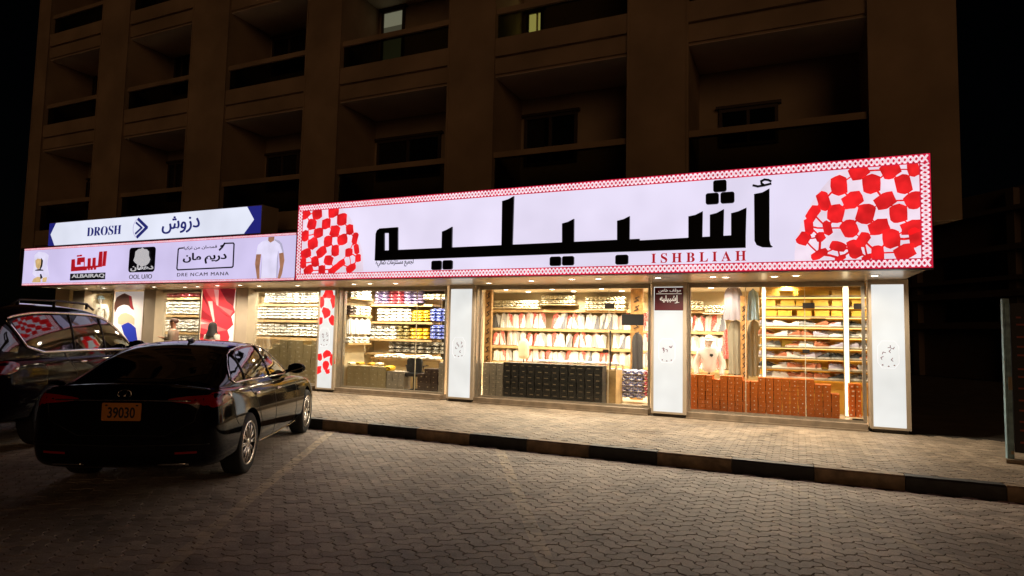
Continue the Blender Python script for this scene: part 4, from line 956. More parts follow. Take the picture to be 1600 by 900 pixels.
for c in range(4):
    g = garment(.2, .40, 0, c + 20, .07); o = g.build('hung_garment', M['white_cloth'], None, (-9.95, .5 + c * .22, swz[1] - .46), R(70)); tag(o, f'white shirt hung under the middle side wall shelf, {ORD[c + 1]} from the glass', 'garment', 'shirts hung on the side wall rack')
Yg = 4.0
bz = [az(y, Yg, 880) for y in (484, 514, 542.5, 568)]
XL = ax(766, Yg); rack('long wall rack of hung white and red garments', XL, .6, Yg - .02, 4.29, bz, False, lip=.07, sides=False)
rows = [('top', 511, 487, 'dgswrorswrlrsgwlllwosrgs', 0), ('middle', 540, 517, 'rsogwrrgwrwlrswogwglsgw', 1), ('lowest', 566, 546, 'wsgwwrworwgrwslwrrgwosw', 2)]
KEY = {'d': 'dark shirt', 'w': 'white shirt', 's': 'red checked scarf', 'r': 'red striped scarf', 'l': 'white and slate shirt', 'g': 'white and grey shirt', 'o': 'rose shirt'}
GM = {}
for nm, y1, y0, seq, ri in rows:
    n = 35; seq = (seq * 2)[:n]
    for c in range(n):
        px = 773 + c * 10.4; kd = KEY[seq[c]]
        if random.random() < .03: continue
        x = ax(px, Yg, y1); zb = bz[ri + 1] + .006; hh = az(y0, Yg, 880) - zb
        ky = (kd, (c * 7 + ri * 3) % 5)
        if ky not in GM: mts, sp = GV[kd]; GM[ky] = garment(.27, .40, sp, len(kd) * 3 + ky[1]).mesh('hung_garment', mts)
        o = link('hung_garment', GM[ky]); o.location = (x + random.uniform(-.012, .012), Yg + .1 + random.uniform(-.02, .02), zb); s = random.uniform(.80, 1.07); o.scale = (random.uniform(.62, .86), 1, hh / .40 * s)
        o.rotation_euler = (random.uniform(-.06, .02), random.uniform(-.11, .11), random.uniform(-.3, .3))
        tag(o, f'{kd} in the {nm} row of the wall rack, {ORD[c + 1]} from left', 'garment', 'garments hung along the back wall')
for k, (a, b, nc, y0, y1, nr, nm) in enumerate(((771, 842, 10, 469, 480, 2, 'left'), (845, 896, 8, 461, 475, 2, 'middle'), (913, 976, 9, 463, 483, 3, 'right'), (1078, 1098, 3, 470, 482, 2, 'far right'), (1100, 1132, 5, 477, 489, 2, 'farthest right'))):
    stack('linen_pack', 'lp', [M['cream_pack'], M['paper_label']], lambda w_, h_, d_: softpack(w_, h_, d_, True, 7), lambda c, r, nc_, n, nm=nm: f'pale linen pack in the {nm} group above the garments, {ORD[r + 1]} up, {ORD[c + 1]} from left', 'pale packs above the garments', 'linen pack', a, b, nc, y0, y1, nr, 3.9, .25, jit=.01)
    z = az(y1, 3.9, (a + b) / 2); g = MB(); g.box(ax(a, 3.9) - .02, ax(b, 3.9) + .02, 3.88, 4.29, z - .03, z - .002); tag(g.build('wall_shelf', M['interior_wall']), f'short wall shelf under the {nm} group of pale packs', 'shelf', 'short wall shelves')
# black and grey boxes, counter
stack('storage_box', 'bb', [M['black_card'], M['kraft_label']], lambda w_, h_, d_: packbox(w_, h_, d_, (.22, .42, .54)), L2('black storage box of the long low wall', 'the left'), STK, 'storage box', 785, 941, 12, 569, 632, 7, .48, .32)
stack('storage_box', 'gb', [M['grey_card'], M['paper_label']], lambda w_, h_, d_: packbox(w_, h_, d_, (.1, .3, .5)), L2('grey storage box left of the black box wall', 'the left'), STK, 'storage box', 753, 785, 3, 567, 625, 9, .48, .32)
ctz = az(566, 1.25, 860); t = empty('glass_counter', (-4.4, 1.25, .2), label='long glass topped counter behind the black boxes', cat='counter'); off = -Vector(t.location)
g = MB(); g.box(-5.4, -3.42, .95, 1.55, ctz - .012, ctz); o = g.build('glass_top', M['shopglass'], t); o.location = off
g = MB(); g.box(-5.38, -3.44, .97, 1.53, .2, ctz - .10); o = g.build('cabinet', M['wood'], t); o.location = off
g = MB()
for x in (-5.39, -3.45):
    for y in (.96, 1.52): g.box(x, x + .02, y, y + .02, ctz - .099, ctz - .014)
o = g.build('corner_posts', M['steel'], t); o.location = off
for i in range(9):
    g = softpack(.2, .05, .25, False, i); tag(g.build('folded_cloth', M['white_cloth'], None, (-5.25 + i * .21, 1.25, ctz + .001)), f'folded white cloth on the glass counter, {ORD[i + 1]} from the left', 'folded cloth', 'folded cloths on the glass counter')
# carved wooden posts with script
def post(px0, px1, y0, y1, Y, label, beads=False):
    a, b = ax(px0, Y, 520), ax(px1, Y, 520); za, zb_ = az(y1, Y, px0), az(y0, Y, px0); t = empty('carved_post', ((a + b) / 2, Y, .2), label=label, cat='post'); off = -Vector(t.location)
    g = MB(); g.box(a, b, Y, Y + .08, .2, zb_); o = g.build('board', M['darkwood'], t); o.location = off
    g = MB(); w_ = b - a; z = .8; k = 0
    while z < zb_ - .15:
        ribbon(g, [(a + w_ * .3, z), (a + w_ * .65, z + .04), (a + w_ * .4, z + .09), (a + w_ * .7, z + .12)], .02, Y - .012 - .0003 * k, Y - .0005); z += .2; k += 1
    o = g.build('carved_script', M['brown_card'], t); o.location = off
post(757, 767, 449, 567, .75, 'carved amber post with script beside the plain white pillar'); post(985, 1004, 450, 582, 2.3, 'carved amber post with script behind the glass door')
post(1157, 1167, 462, 548, 2.4, 'carved amber post with script between dark coats')
c = at(996, 580, 2.2); g = garment(.26, az(520, 2.2, 996) - c.z, 0, 9, .12); tag(g.build('hung_scarf', M['dark_cloth'], None, (c.x, 2.2, c.z)), 'dark fringed scarf hung on the carved post behind the glass door', 'scarf')
stack('cloth_bale', 'cb', [M['bale'], M['white_cloth']], lambda w_, h_, d_: softpack(w_, h_, d_, False, 2), L2('blue patterned cloth bale behind the door', 'the black boxes'), 'cloth bales by the door', 'cloth bale', 946, 1005, 5, 577, 622, 5, 1.5, .35)
stack('cloth_bale', 'cb', [M['maroon_pack'], M['white_cloth']], lambda w_, h_, d_: softpack(w_, h_, d_, True, 2), lambda c, r, nc, n: f'maroon cloth bale beside the plated pillar, {ORD[r + 1]} from the bottom', 'cloth bales by the door', 'cloth bale', 1006, 1017, 1, 579, 620, 5, 1.4, .35)
for i, (y1, y0, kd) in enumerate(((517, 488, 'red striped scarf'), (548, 520, 'red checked scarf'), (574, 550, 'white and grey shirt'))):
    c = at(1011, y1, 2.0); mts, sp = GV[kd]; g = garment(.16, az(y0, 2.0, 1011) - c.z, sp, i); tag(g.build('hung_garment', mts, None, (c.x, 2.0, c.z)), f'{kd} hung right of the carved door post, {ORD[i + 1]} from the top', 'garment', 'garments right of the door post')

# sneaker bay
stack('shoe_box', 'sb', [M['orange_card'], M['white_pack']], lambda w_, h_, d_: packbox(w_, h_, d_, (.06, .32, .52)), L2('orange shoe box of the long low wall', 'the plated pillar'), STK, 'shoe box', 1079, 1313, 19, 590, 657, 10, .46, .33,
      heights=[10, 10, 10, 9, 10, 10, 10, 9, 9, 10, 10, 10, 10, 10, 10, 10, 9, 9, 7])
stack('shoe_box', 'sb', [M['orange_card'], M['white_pack']], lambda w_, h_, d_: packbox(w_, h_, d_, (.15, .3, .6)), L2('orange shoe box beside the end pillar', 'the light strip'), STK, 'shoe box', 1327, 1347, 2, 600, 652, 7, 1.0, .33)
Ys = 1.75; sx0, sx1 = ax(1186, Ys), 1.34
g = MB(); g.box(sx0, 1.39, 2.02, 2.06, .2, 2.75); tag(g.build('shoe_wall_panel', M['amber_lit_wall'] if 'amber_lit_wall' in M else M['amber_card']), 'amber lit wall panel behind the sneaker shelves', 'panel')  # yellow light falling on the panel is put into its colour
M['led_amber'] = mat('amber_led_strip', (1, .8, .4), .4, emit=(1, .66, .22), es=3)
M['drab_shelf'] = mat('drab_shelf', (.26, .20, .11), .5)
sh_y = [462, 478, 494, 510, 526, 543, 560, 577, 592]
def shoe(mi=0):
    L_ = .29; g = MB(); st = [(0, .028, .075, .05), (.06, .036, .10, .06), (.14, .036, .115, .07), (.26, .034, .10, .08), (.40, .034, .085, .06), (.6, .040, .062, .04), (.8, .042, .048, .03), (.94, .030, .040, .02), (1, .012, .030, .01)]
    n = 9; vs = []
    for (t, hw, h, _) in st:
        for j in range(n):
            a = math.pi * j / (n - 1); vs.append((t * L_ - L_ / 2, hw * math.cos(a), .022 + (h - .022) * math.sin(a) ** .7))
    g.add(vs, [(i * n + j, (i + 1) * n + j, (i + 1) * n + j + 1, i * n + j + 1) for i in range(len(st) - 1) for j in range(n - 1)], 0, True)
    out = [(t * L_ * 1.02 - L_ * .51, (hw + .004)) for (t, hw, h, _) in st]; pl = out + [(x, -y) for x, y in reversed(out)]
    g.plan(pl, 0, .026, 1)
    g.tube([(-L_ / 2 + .09, -.03, .10), (-L_ / 2 + .17, 0, .088), (-L_ / 2 + .09, .03, .10)], .006, 5, mi=1)
    return g
for k, (nm, c1_, c2_) in enumerate((('white', (.75, .72, .68), (.8, .78, .74)), ('grey', (.25, .24, .24), (.7, .68, .62)), ('black', (.03, .03, .032), (.5, .48, .45)), ('rust', (.42, .13, .05), (.7, .6, .5)), ('lilac', (.45, .4, .5), (.75, .72, .7)))):
    M['shoe_' + nm] = mat('shoe_' + nm, c1_, .6); M['sole_' + nm] = mat('sole_' + nm, c2_, .5)
SHN = ['white', 'grey', 'black', 'rust', 'lilac']; SHM = [shoe().mesh('sneaker', [M['shoe_' + n], M['sole_' + n]]) for n in SHN]
AM = packbox(.26, .11, .16, None).mesh('amber_box', [M['amber_card'], M['paper_label']])
cm('gold_card', (.85, .55, .06), .4); cm('burnt_card', (.70, .28, .03), .45)
AM2 = [packbox(.27, .15, .07, None).mesh('amber_carton', [M[q], M['paper_label']]) for q in ('amber_card', 'gold_card', 'burnt_card')]
rt = empty('shelf_rack', ((sx0 + sx1) / 2, 1.88, .2), label='lit sneaker shelves against the amber lit wall', cat='shelf rack', group='shelf racks inside the shops')
for i, y in enumerate(sh_y):
    z = az(y, Ys, 1265)
    g = MB(); g.box(sx0, sx1, Ys, 2.018, z - .022, z); g.box(sx0, sx1, Ys - .004, Ys - .0005, z - .026, z + .004); o = g.build('shelf', M['drab_shelf'], rt); o.location = -Vector(rt.location)
    g = MB(); g.box(sx0 + .02, sx1 - .02, 2.000, 2.015, z - .036, z - .024); o = g.build('light_strip', M['led_amber'], rt); o.location = -Vector(rt.location)
    nm = ORD[i + 1]
    if i >= 3:
        for c in range(8):
            if random.random() < .06: continue
            kx = random.randrange(5); ang = random.choice([.3, -.25, 2.85, .1, 3.3]) + random.uniform(-.15, .15)
            for q in range(2):
                x = sx0 + .14 + c * (sx1 - sx0 - .22) / 7.4 + q * .11 + random.uniform(-.015, .015)
                o = link('sneaker', SHM[kx]); o.location = (x, Ys + .085 + q * .035, z + .001); o.rotation_euler.z = ang + random.uniform(-.06, .06); o.scale = (1.0, 1.0, 1.12)
                tag(o, f'{SHN[kx]} sneaker on the {nm} shelf from the top, {"front" if q == 0 else "rear"} of the {ORD[c + 1]} pair', 'sneaker', 'sneakers on the lit shelves')
    else:
        for c in range(7):
            if random.random() < .25: continue
            o = link('amber_box', AM); o.location = (sx0 + .2 + c * .31 + random.uniform(-.04, .04), Ys + .14, z + .001); o.rotation_euler.z = random.uniform(-.1, .1)
            tag(o, f'amber carton on the {nm} shelf from the top, {ORD[c + 1]} place from the left', 'carton', 'amber cartons over the sneakers')
for i, y in enumerate(sh_y[3:]):
    z = az(y, Ys, 1265)
    for c in range(7):
        x = sx0 + .16 + c * .315 + random.uniform(-.06, .06)
        if x > sx1 - .13 or random.random() < .15: continue
        o = link('amber_carton', AM2[random.randrange(3)]); o.location = (x, 1.965, z + .001); o.scale = (random.uniform(.7, 1.05), 1, random.uniform(.75, 1.15)); o.rotation_euler.z = random.uniform(-.08, .08)
        tag(o, f'amber carton behind sneakers on the {ORD[i + 4]} shelf from the top, {ORD[c + 1]} from left', 'carton', 'amber cartons over the sneakers')
for px, yb, nm in ((1193.5, 590, 'left'), (1323, 655, 'right')):
    Y = 1.55; a, b = at(px - 1.7, yb, Y), at(px + 1.7, 446, Y)
    t = empty('light_column', ((a.x + b.x) / 2, Y, .2), label=f'tall glowing strip light at the {"left end of the sneaker shelves" if nm == "left" else "right, beside the short orange stack"}', cat='light strip'); off = -Vector(t.location)
    g = MB(); g.box(a.x, b.x, Y, Y + .02, max(a.z, .22), 2.7); o = g.build('lens', M['led'], t); o.location = off
    g = MB(); g.box(a.x - .015, b.x + .015, Y + .021, Y + .05, .2, 2.74); o = g.build('channel', M['steel'], t); o.location = off
# dark coats left of the shelves
for i, (px, y0, y1, w_, mt, lb) in enumerate(((1146, 447, 500, .42, 'violet_grey_cloth', 'violet grey jacket hung high near the ceiling'), (1177, 452, 500, .24, 'sky_cloth', 'pale blue shirt hung beside the left strip light'), (1150, 500, 585, .34, 'drab_cloth', 'long drab coat hung behind the white hooded torso'),
                                             (1179, 500, 588, .30, 'drab_cloth', 'long drab coat hung beside the left strip light'), (1158, 540, 590, .30, 'dark_cloth', 'dark bag shaped coat hung low behind the orange boxes'), (1135, 515, 560, .16, 'red_check', 'red checked scarf hung behind the white hooded torso'))):
    Y = 2.5 + .06 * i; c = at(px, y1, Y); h_ = az(y0, Y, px) - c.z
    g = garment(w_, h_, 0, i + 3, .16); tag(g.build('hung_coat', M[mt], None, (c.x, Y, c.z)), lb, 'garment', 'garments hung in the sneaker bay')
# ---------------------------------------------------------------- far building and street furniture on the right
M['far_wall'] = mat('far_building_wall', (.16, .12, .09), .9, var=.2, scale=.6)
fb = empty('dark_building', (7, 24, 0), R(37), label='dim low block of flats across the unlit side street', cat='building')
g = MB(); g.box(0, 10, -30, 42, 0, 8.5); g.build('wall', M['far_wall'], fb)
for k, (za, zb_) in enumerate(((2.3, 2.6), (3.7, 4.0), (4.4, 4.6), (5.7, 5.95), (7.4, 7.6))):
    g = MB(); g.box(-.5, -.002, -30, 42, za, zb_); g.build('ledge', M['far_wall'], fb)
for k in range(14):
    y = -28 + k * 5; g = MB(); g.box(-.35, -.004, y, y + .35, 0, 8.4); g.build('pier', M['far_wall'], fb)
    for z in (2.65, 4.65):
        g = MB(); g.box(-.06, -.003, y + 1.2, y + 3.6, z, z + .95); g.build('window', M['dark_pane'], fb)
g = MB(); g.add([(3.4, 26, -.0), (3.55, 26, -.0), (9.3, 3, -.0), (9.0, 3, -.0)], [(0, 1, 2, 3)])
M['teal'] = mat('teal_painted_steel', (.22, .36, .41), .5, var=.4, scale=12, bump=.2, metal=.2)
kx = ax(1572, -2.0, 700); ktop = az(467, -2.0, 1570)
kb = empty('notice_board', (kx + .6, -2, .15), label='tall dark notice board with a chipped teal post beside the pavement', cat='notice board'); off = -Vector(kb.location)
def KP(mb, n, m): o = mb.build(n, m, kb); o.location = off; return o
g = MB(); g.box(kx, kx + .07, -2.05, -1.97, .155, ktop); g.box(kx + .025, kx + .06, -2.06, -2.051, .3, ktop - .05); KP(g, 'post', M['teal'])
g = MB(); g.box(kx + 1.5, kx + 1.58, -2.05, -1.97, .155, ktop); KP(g, 'post', M['teal'])
g = MB(); g.box(kx + .087, kx + 1.498, -2.03, -1.985, .28, ktop - .06); KP(g, 'panel', M['black'])
g = MB(); g.box(kx - .03, kx + 1.6, -2.12, -1.9, .10, .20); KP(g, 'footing', M['stone'])
g = MB(); g.box(kx + .03, kx + .07, -2.067, -2.0605, .15 + (ktop - .15) * .44, .15 + (ktop - .15) * .52); g.box(kx + .035, kx + .065, -2.067, -2.0605, .26, .30); KP(g, 'sticker', M['kraft_label'])
g = MB(); rnd = random.Random(2)
for i in range(13):
    z = ktop - .2 - i * .13 - rnd.uniform(0, .05); a = kx + .14
    for k in range(rnd.choice((2, 3, 4))):
        b = a + rnd.uniform(.04, .16); g.box(a, b, -2.034, -2.0305, z, z + .022); a = b + .03
KP(g, 'notice_lines', M['faint_red'] if 'faint_red' in M else M['maroon'])

# ---------------------------------------------------------------- cars
M['paint'] = mat('black_car_paint', (.004, .004, .005), .06, coat=0, spec=.38)
M['paint_plum'] = mat('dark_plum_car_paint', (.010, .006, .010), .05, coat=0, spec=.22)
M['car_glass'] = mat('privacy_glass', (.003, .003, .003), .03, spec=.75, coat=.6)
M['chrome'] = mat('chrome_trim', (.75, .72, .70), .12, metal=1)
M['tyre'] = mat('tyre_rubber', (.012, .012, .012), .75, bump=.3, bscale=50)
M['alloy'] = mat('silver_alloy', (.68, .65, .60), .25, metal=.9)
M['red_lens'] = mat('red_lamp_lens', (.34, .005, .007), .12, coat=.3)
M['plate_orange'] = mat('orange_number_plate', (.60, .22, .02), .45)
M['trim_black'] = mat('black_trim', (.01, .01, .01), .4)
M['paint_plum'].node_tree.nodes['Principled BSDF'].inputs['IOR'].default_value = 1.27
M['paint'].node_tree.nodes['Principled BSDF'].inputs['IOR'].default_value = 1.40
def evaluated(o):
    dg = bpy.context.evaluated_depsgraph_get(); dg.update(); me = bpy.data.meshes.new_from_object(o.evaluated_get(dg)); return me
def loft(sections, name, m):
    """sections: list of (x, [(y, z) half outline from bottom centre to top centre])."""
    g = MB(); k = len(sections[0][1]); n = 2 * k - 2; vs = []
    for x, h in sections:
        vs += [(x, -y, z) for y, z in h]                     # right side, bottom to top
        vs += [(x, y, z) for y, z in reversed(h[1:-1])]
    fs = []
    for i in range(len(sections) - 1):
        for j in range(n): fs.append((i * n + j, (i + 1) * n + j, (i + 1) * n + (j + 1) % n, i * n + (j + 1) % n))
    def cap(i, flip):
        # quads between the right and left halves keep the cap smooth
        b = i * n
        for j in range(k - 1):
            a0, a1 = b + j, b + j + 1; c0 = b + (n - j) % n; c1 = b + (n - j - 1)
            f = [a0, a1, c1, c0]; f = [v for q, v in enumerate(f) if v not in f[:q]]
            fs.append(tuple(f if flip else reversed(f)))
    cap(0, False); cap(len(sections) - 1, True)
    g.add(vs, fs, 0, True); me = g.mesh(name, m)
    bm = bmesh.new(); bm.from_mesh(me); bmesh.ops.recalc_face_normals(bm, faces=bm.faces); bm.to_mesh(me); bm.free()
    return me
def body_sec(x, w, zb, zs, zt):
    zm = zb + (zs - zb) * .45
    return x, [(0, zb), (w * .72, zb), (w * .93, zb + .03), (w * .985, zb + .16), (w, zm), (w * .972, zs - .16), (w * .935, zs - .03), (w * .86, zs + .005), (w * .45, zt), (0, zt + .008)]
def roof_sec(x, wb, zb, wr, zr):
    return x, [(0, zb - .14), (wb * .6, zb - .14), (wb, zb - .1), (wb, zb), ((wb + wr) / 2 + .022, (zb + zr) / 2), (wr + .028, zr - .06), (wr * .93, zr - .008), (wr * .5, zr + .022), (0, zr + .03)]
def make_car(name, label, spec, paint):
    root = empty(name, label=label, cat='car')
    bo = link('body', loft([body_sec(*s) for s in spec['body']], 'body', paint))
    ss = bo.modifiers.new('s', 'SUBSURF'); ss.levels = ss.render_levels = 3
    g = MB(); r = spec['wr']
    for x in (0, spec['wb']):
        for s in (-1, 1): g.lathe([(.001, s * .62), (r + .055, s * .62), (r + .055, s * 1.2), (.001, s * 1.2)], 40, 'y', (x, 0, r))
    cut = link('cutter', g.mesh('cutter', M['trim_black']))
    bm = bmesh.new(); bm.from_mesh(cut.data); bmesh.ops.remove_doubles(bm, verts=bm.verts, dist=.003); bmesh.ops.recalc_face_normals(bm, faces=bm.faces); bm.to_mesh(cut.data); bm.free()
    b = bo.modifiers.new('b', 'BOOLEAN'); b.operation = 'DIFFERENCE'; b.object = cut; b.solver = 'EXACT'
    me = evaluated(bo); bpy.data.objects.remove(bo); bpy.data.objects.remove(cut)
    me.polygons.foreach_set('use_smooth', [True] * len(me.polygons))
    body = link('body', me, root)
    try: me.set_sharp_from_angle(angle=R(40))
    except Exception: pass
    ro = link('roof', loft([roof_sec(*s) for s in spec['roof']], 'roof', paint)); ss = ro.modifiers.new('s', 'SUBSURF'); ss.levels = ss.render_levels = 3
    rm = evaluated(ro); bpy.data.objects.remove(ro); rm.polygons.foreach_set('use_smooth', [True] * len(rm.polygons)); link('roof', rm, root)
    vs = [v.co.copy() for v in me.vertices]; n0 = len(vs); vs += [v.co.copy() for v in rm.vertices]
    bvh = BVHTree.FromPolygons(vs, [list(p.vertices) for p in me.polygons] + [[i + n0 for i in p.vertices] for p in rm.polygons])
    def hit(p, d):
        o, nrm, _, _ = bvh.ray_cast(Vector(p), Vector(d))
        if o is None: o, nrm, _, _ = bvh.find_nearest(Vector(p) + Vector(d) * 2.2)
        return o, (nrm if nrm.dot(Vector(d)) < 0 else -nrm)
    def P(u, v, side, off):
        if side in ('R', 'L'): s = -1 if side == 'R' else 1; o, n_ = hit((u, s * 2.5, v), (0, -s, 0))
        elif side == 'B': o, n_ = hit((-3, u, v), (1, 0, 0))
        elif side == 'F': o, n_ = hit((7, u, v), (-1, 0, 0))
        else: o, n_ = hit((u, v, 3), (0, 0, -1))
        return o + n_ * off
    def dense(pts, closed=True, step=.05):
        out = []; q = pts + [pts[0]] if closed else pts
        for a, b in zip(q[:-1], q[1:]):
            k = max(1, int(math.dist(a, b) / step))
            out += [(a[0] + (b[0] - a[0]) * i / k, a[1] + (b[1] - a[1]) * i / k) for i in range(k)]
        return out if closed else out + [pts[-1]]
    def smooth(pts, it=2):
        for _ in range(it):
            q = []
            for a, b in zip(pts, pts[1:] + pts[:1]): q += [(a[0] * .75 + b[0] * .25, a[1] * .75 + b[1] * .25), (a[0] * .25 + b[0] * .75, a[1] * .25 + b[1] * .75)]
            pts = q
        return pts
    def patch(nm, pts, side, m, off=.004, rnd=2, par=root, thick=.0):
        pts = dense(smooth(pts, rnd) if rnd else pts)
        bm = bmesh.new(); vv = [bm.verts.new((a, b, 0)) for a, b in pts]; bm.faces.new(vv); bmesh.ops.triangulate(bm, faces=bm.faces)
        for _ in range(2): bmesh.ops.subdivide_edges(bm, edges=[e for e in bm.edges if e.calc_length() > .09], cuts=1); bmesh.ops.triangulate(bm, faces=bm.faces)
        for v in bm.verts: v.co = P(v.co.x, v.co.y, side, off)
        bmesh.ops.remove_doubles(bm, verts=bm.verts, dist=1e-4)
        bmesh.ops.recalc_face_normals(bm, faces=bm.faces)
        for f in bm.faces: f.smooth = True
        me = bpy.data.meshes.new(nm); bm.to_mesh(me); bm.free(); me.materials.append(m)
        return link(nm, me, par)
    def line(nm, pts, side, m, r=.004, off=.0, closed=False, par=root, rnd=0):
        pts = dense(smooth(pts, rnd) if rnd else pts, closed, .04); g = MB(); g.tube([P(a, b, side, off) for a, b in pts], r, 5, closed); return g.build(nm, m, par)
    # wheels
    tp = [(r * .70, -.10), (r * .9, -.112), (r * .985, -.095), (r, -.05), (r, .05), (r * .985, .095), (r * .9, .112), (r * .70, .10)]
    def wheel(x, s):
        y = s * spec['ty']; w_ = MB(); w_.lathe(tp, 40, 'y', (0, 0, 0)); o = w_.build('wheel', M['tyre'], root); o.location = (x, y, r)
        g = MB(); f = s * .075
        g.lathe([(r * .66, s * .10), (r * .70, s * .113), (r * .735, s * .10), (r * .70, s * .02)], 40, 'y')
        for k in range(spec['spokes']):
            a = 2 * math.pi * k / spec['spokes']
            for da in (-.085, .085):
                p0 = (r * .16 * math.cos(a), r * .16 * math.sin(a)); p1 = (r * .70 * math.cos(a + da), r * .70 * math.sin(a + da))
                g.tube([(p0[0], f + s * .018, p0[1]), ((p0[0] + p1[0]) / 2, f + s * .02, (p0[1] + p1[1]) / 2), (p1[0], f + s * .012, p1[1])], [.014, .010, .011], 5)
        g.lathe([(.001, f + s * .03), (r * .15, f + s * .028), (r * .2, f)], 20, 'y'); g.build('rim', M['alloy'], o)
        g = MB(); g.lathe([(.001, s * .02), (r * .66, s * .02)], 24, 'y'); g.build('brake_disc', M['darkmetal'], o)
    for x in (0, spec['wb']):
        for s in (-1, 1): wheel(x, s)
    for pts in spec['side_glass']:
        for sd in ('R', 'L'): patch('side_window', pts, sd, M['car_glass'], .004, 1)
    for sd in ('R', 'L'):
        line('window_trim', spec['trim'], sd, M[spec.get('trim_m', 'chrome')], spec.get('trim_r', .010), .004, True, rnd=1)
        for pts in spec['pillars']: line('pillar_trim', pts, sd, M['trim_black'], .014, .003)
        for pts in spec['seams']: line('door_seam', pts, sd, M['trim_black'], .0035, 0)
        for (x, z) in spec['handles']:
            c = P(x, z, sd, .012); g = MB(); g.ell(c, .10, .016, .016, 10, 6); g.build('door_handle', M['chrome'] if spec.get('chrome_handles') else paint, root)
        if 'side_lamp' in spec: patch('tail_light', spec['side_lamp'], sd, M['red_lens'], .005, 1)
        if 'sill' in spec: line('sill_trim', spec['sill'], sd, M['chrome'], .007, .002)
        s = -1 if sd == 'R' else 1; mx, mz = spec['mirror']; my = abs(P(mx, mz - .03, sd, 0).y)
        g = MB(); g.ell((0, 0, 0), .075, .125, .075, 14, 8); g.tube([(.05, -s * .16, -.05), (.02, -s * .08, -.03)], [.03, .025], 6)
        mo = g.build('wing_mirror', paint, root); mo.location = (mx, s * (my + .15), mz + .03)
        g = MB(); g.prism([(a, b) for a, b in rrect(-.10, .10, -.055, .055, .03)], -.004, .004); mg = g.build('mirror_glass', M['car_glass'], mo); mg.rotation_euler.z = R(90); mg.location = (-.078, 0, 0)
    patch('rear_window', spec['rear_glass'], spec.get('rear_dir', 'T'), M['car_glass'], .004, 1)
    patch('windscreen', spec['front_glass'], 'T', M['car_glass'], .004, 1)
    for pts in spec['rear_lamp']: patch('tail_light', pts, 'B', M['red_lens'], .006, 1); patch('tail_light', [(-a, b) for a, b in pts], 'B', M['red_lens'], .006, 1)
    for pts in spec.get('head_lamp', []): patch('headlight', pts, 'F', M['alloy'], .006, 1); patch('headlight', [(-a, b) for a, b in pts], 'F', M['alloy'], .006, 1)
    return root, P, patch, line
sed = dict(wb=2.87, wr=.335, ty=.795, spokes=12, chrome_handles=True,
    body=[(-0.974, .62, .38, .84, .88), (-0.957, .76, .29, .92, .965), (-0.887, .86, .235, .985, 1.03), (-0.748, .905, .215, 1.0, 1.05), (-0.522, .92, .205, 1.0, 1.05), (-0.174, .925, .195, .99, 1.04), (.4, .925, .20, .975, 1.03), (1.1, .92, .19, .96, 1.01), (1.8, .92, .19, .95, 1.0),
          (2.3, .92, .20, .935, .99), (2.7, .918, .22, .905, .965), (3.2, .90, .24, .84, .90), (3.55, .85, .26, .76, .82), (3.78, .75, .32, .67, .72), (3.86, .62, .40, .60, .64)],
    roof=[(-.80, .74, .98, .70, 1.02), (-.55, .79, .97, .66, 1.10), (-.2, .82, .96, .615, 1.265), (.2, .83, .95, .60, 1.375), (.6, .835, .95, .595, 1.425), (1.0, .835, .94, .59, 1.44), (1.35, .835, .94, .59, 1.415), (1.7, .83, .93, .61, 1.31), (2.1, .82, .92, .65, 1.12), (2.42, .80, .90, .70, .97)],
    side_glass=[[(-.28, 1.03), (-.10, 1.03), (.05, 1.04), (.10, 1.30), (-.02, 1.25), (-.22, 1.10)], [(.12, 1.035), (.98, 1.02), (.95, 1.375), (.6, 1.375), (.16, 1.32)], [(1.04, 1.02), (1.95, 1.0), (1.80, 1.09), (1.45, 1.29), (1.2, 1.36), (1.02, 1.375)]],
    trim=[(-.36, 1.015), (.2, 1.02), (1.0, 1.005), (2.02, .985), (1.82, 1.11), (1.48, 1.305), (1.2, 1.385), (.9, 1.40), (.55, 1.395), (.12, 1.335), (-.15, 1.2)],
    pillars=[[(1.01, 1.01), (.985, 1.39)], [(.085, 1.03), (.13, 1.32)]],
    seams=[[(1.0, 1.0), (1.02, .6), (1.0, .28)], [(2.12, .98), (2.12, .6), (2.05, .28)], [(.02, 1.0), (.28, .75), (.42, .5), (.45, .28)], [(-.62, 1.0), (-.56, .86), (-.5, .68), (-.42, .6)]],
    handles=[(.28, .86), (1.2, .845)], mirror=(1.93, 1.03), sill=[(.5, .27), (1.4, .255), (2.35, .265)],
    side_lamp=[(-.95, .82), (-.72, .85), (-.50, .935), (-.60, .975), (-.93, .965)],
    rear_glass=[(-.68, -.62), (-.68, .62), (.16, .50), (.2, 0), (.16, -.50)], front_glass=[(2.34, -.66), (1.5, -.52), (1.46, 0), (1.5, .52), (2.34, .66), (2.4, 0)],
    rear_lamp=[[(.40, .895), (.60, .868), (.90, .85), (.90, .95), (.66, .945), (.42, .918)]], head_lamp=[[(.45, .62), (.8, .66), (.8, .74), (.5, .70)]])
CX, CY, CHD = -6.42, -7.0, R(29.8)
car, P, patch, line = make_car('parked_sedan', 'glossy black sedan with orange plate, parked tail first at the kerb', sed, M['paint'])
car.location = (CX, CY, 0); car.rotation_euler.z = CHD + R(90)
line('boot_lid_edge', [(-.83, -.74), (-.865, -.4), (-.875, 0), (-.865, .4), (-.83, .74)], 'T', M['paint'], .014, .004)
line('boot_seam', [(-.72, .99), (-.66, .70), (-.4, .56), (.4, .56), (.66, .70), (.72, .99)], 'B', M['trim_black'], .0035)
line('boot_trim', [(-.62, .895), (0, .90), (.62, .895)], 'B', M['chrome'], .009, .004)
line('bumper_crease', [(-.8, .48), (0, .46), (.8, .48)], 'B', M['trim_black'], .006)
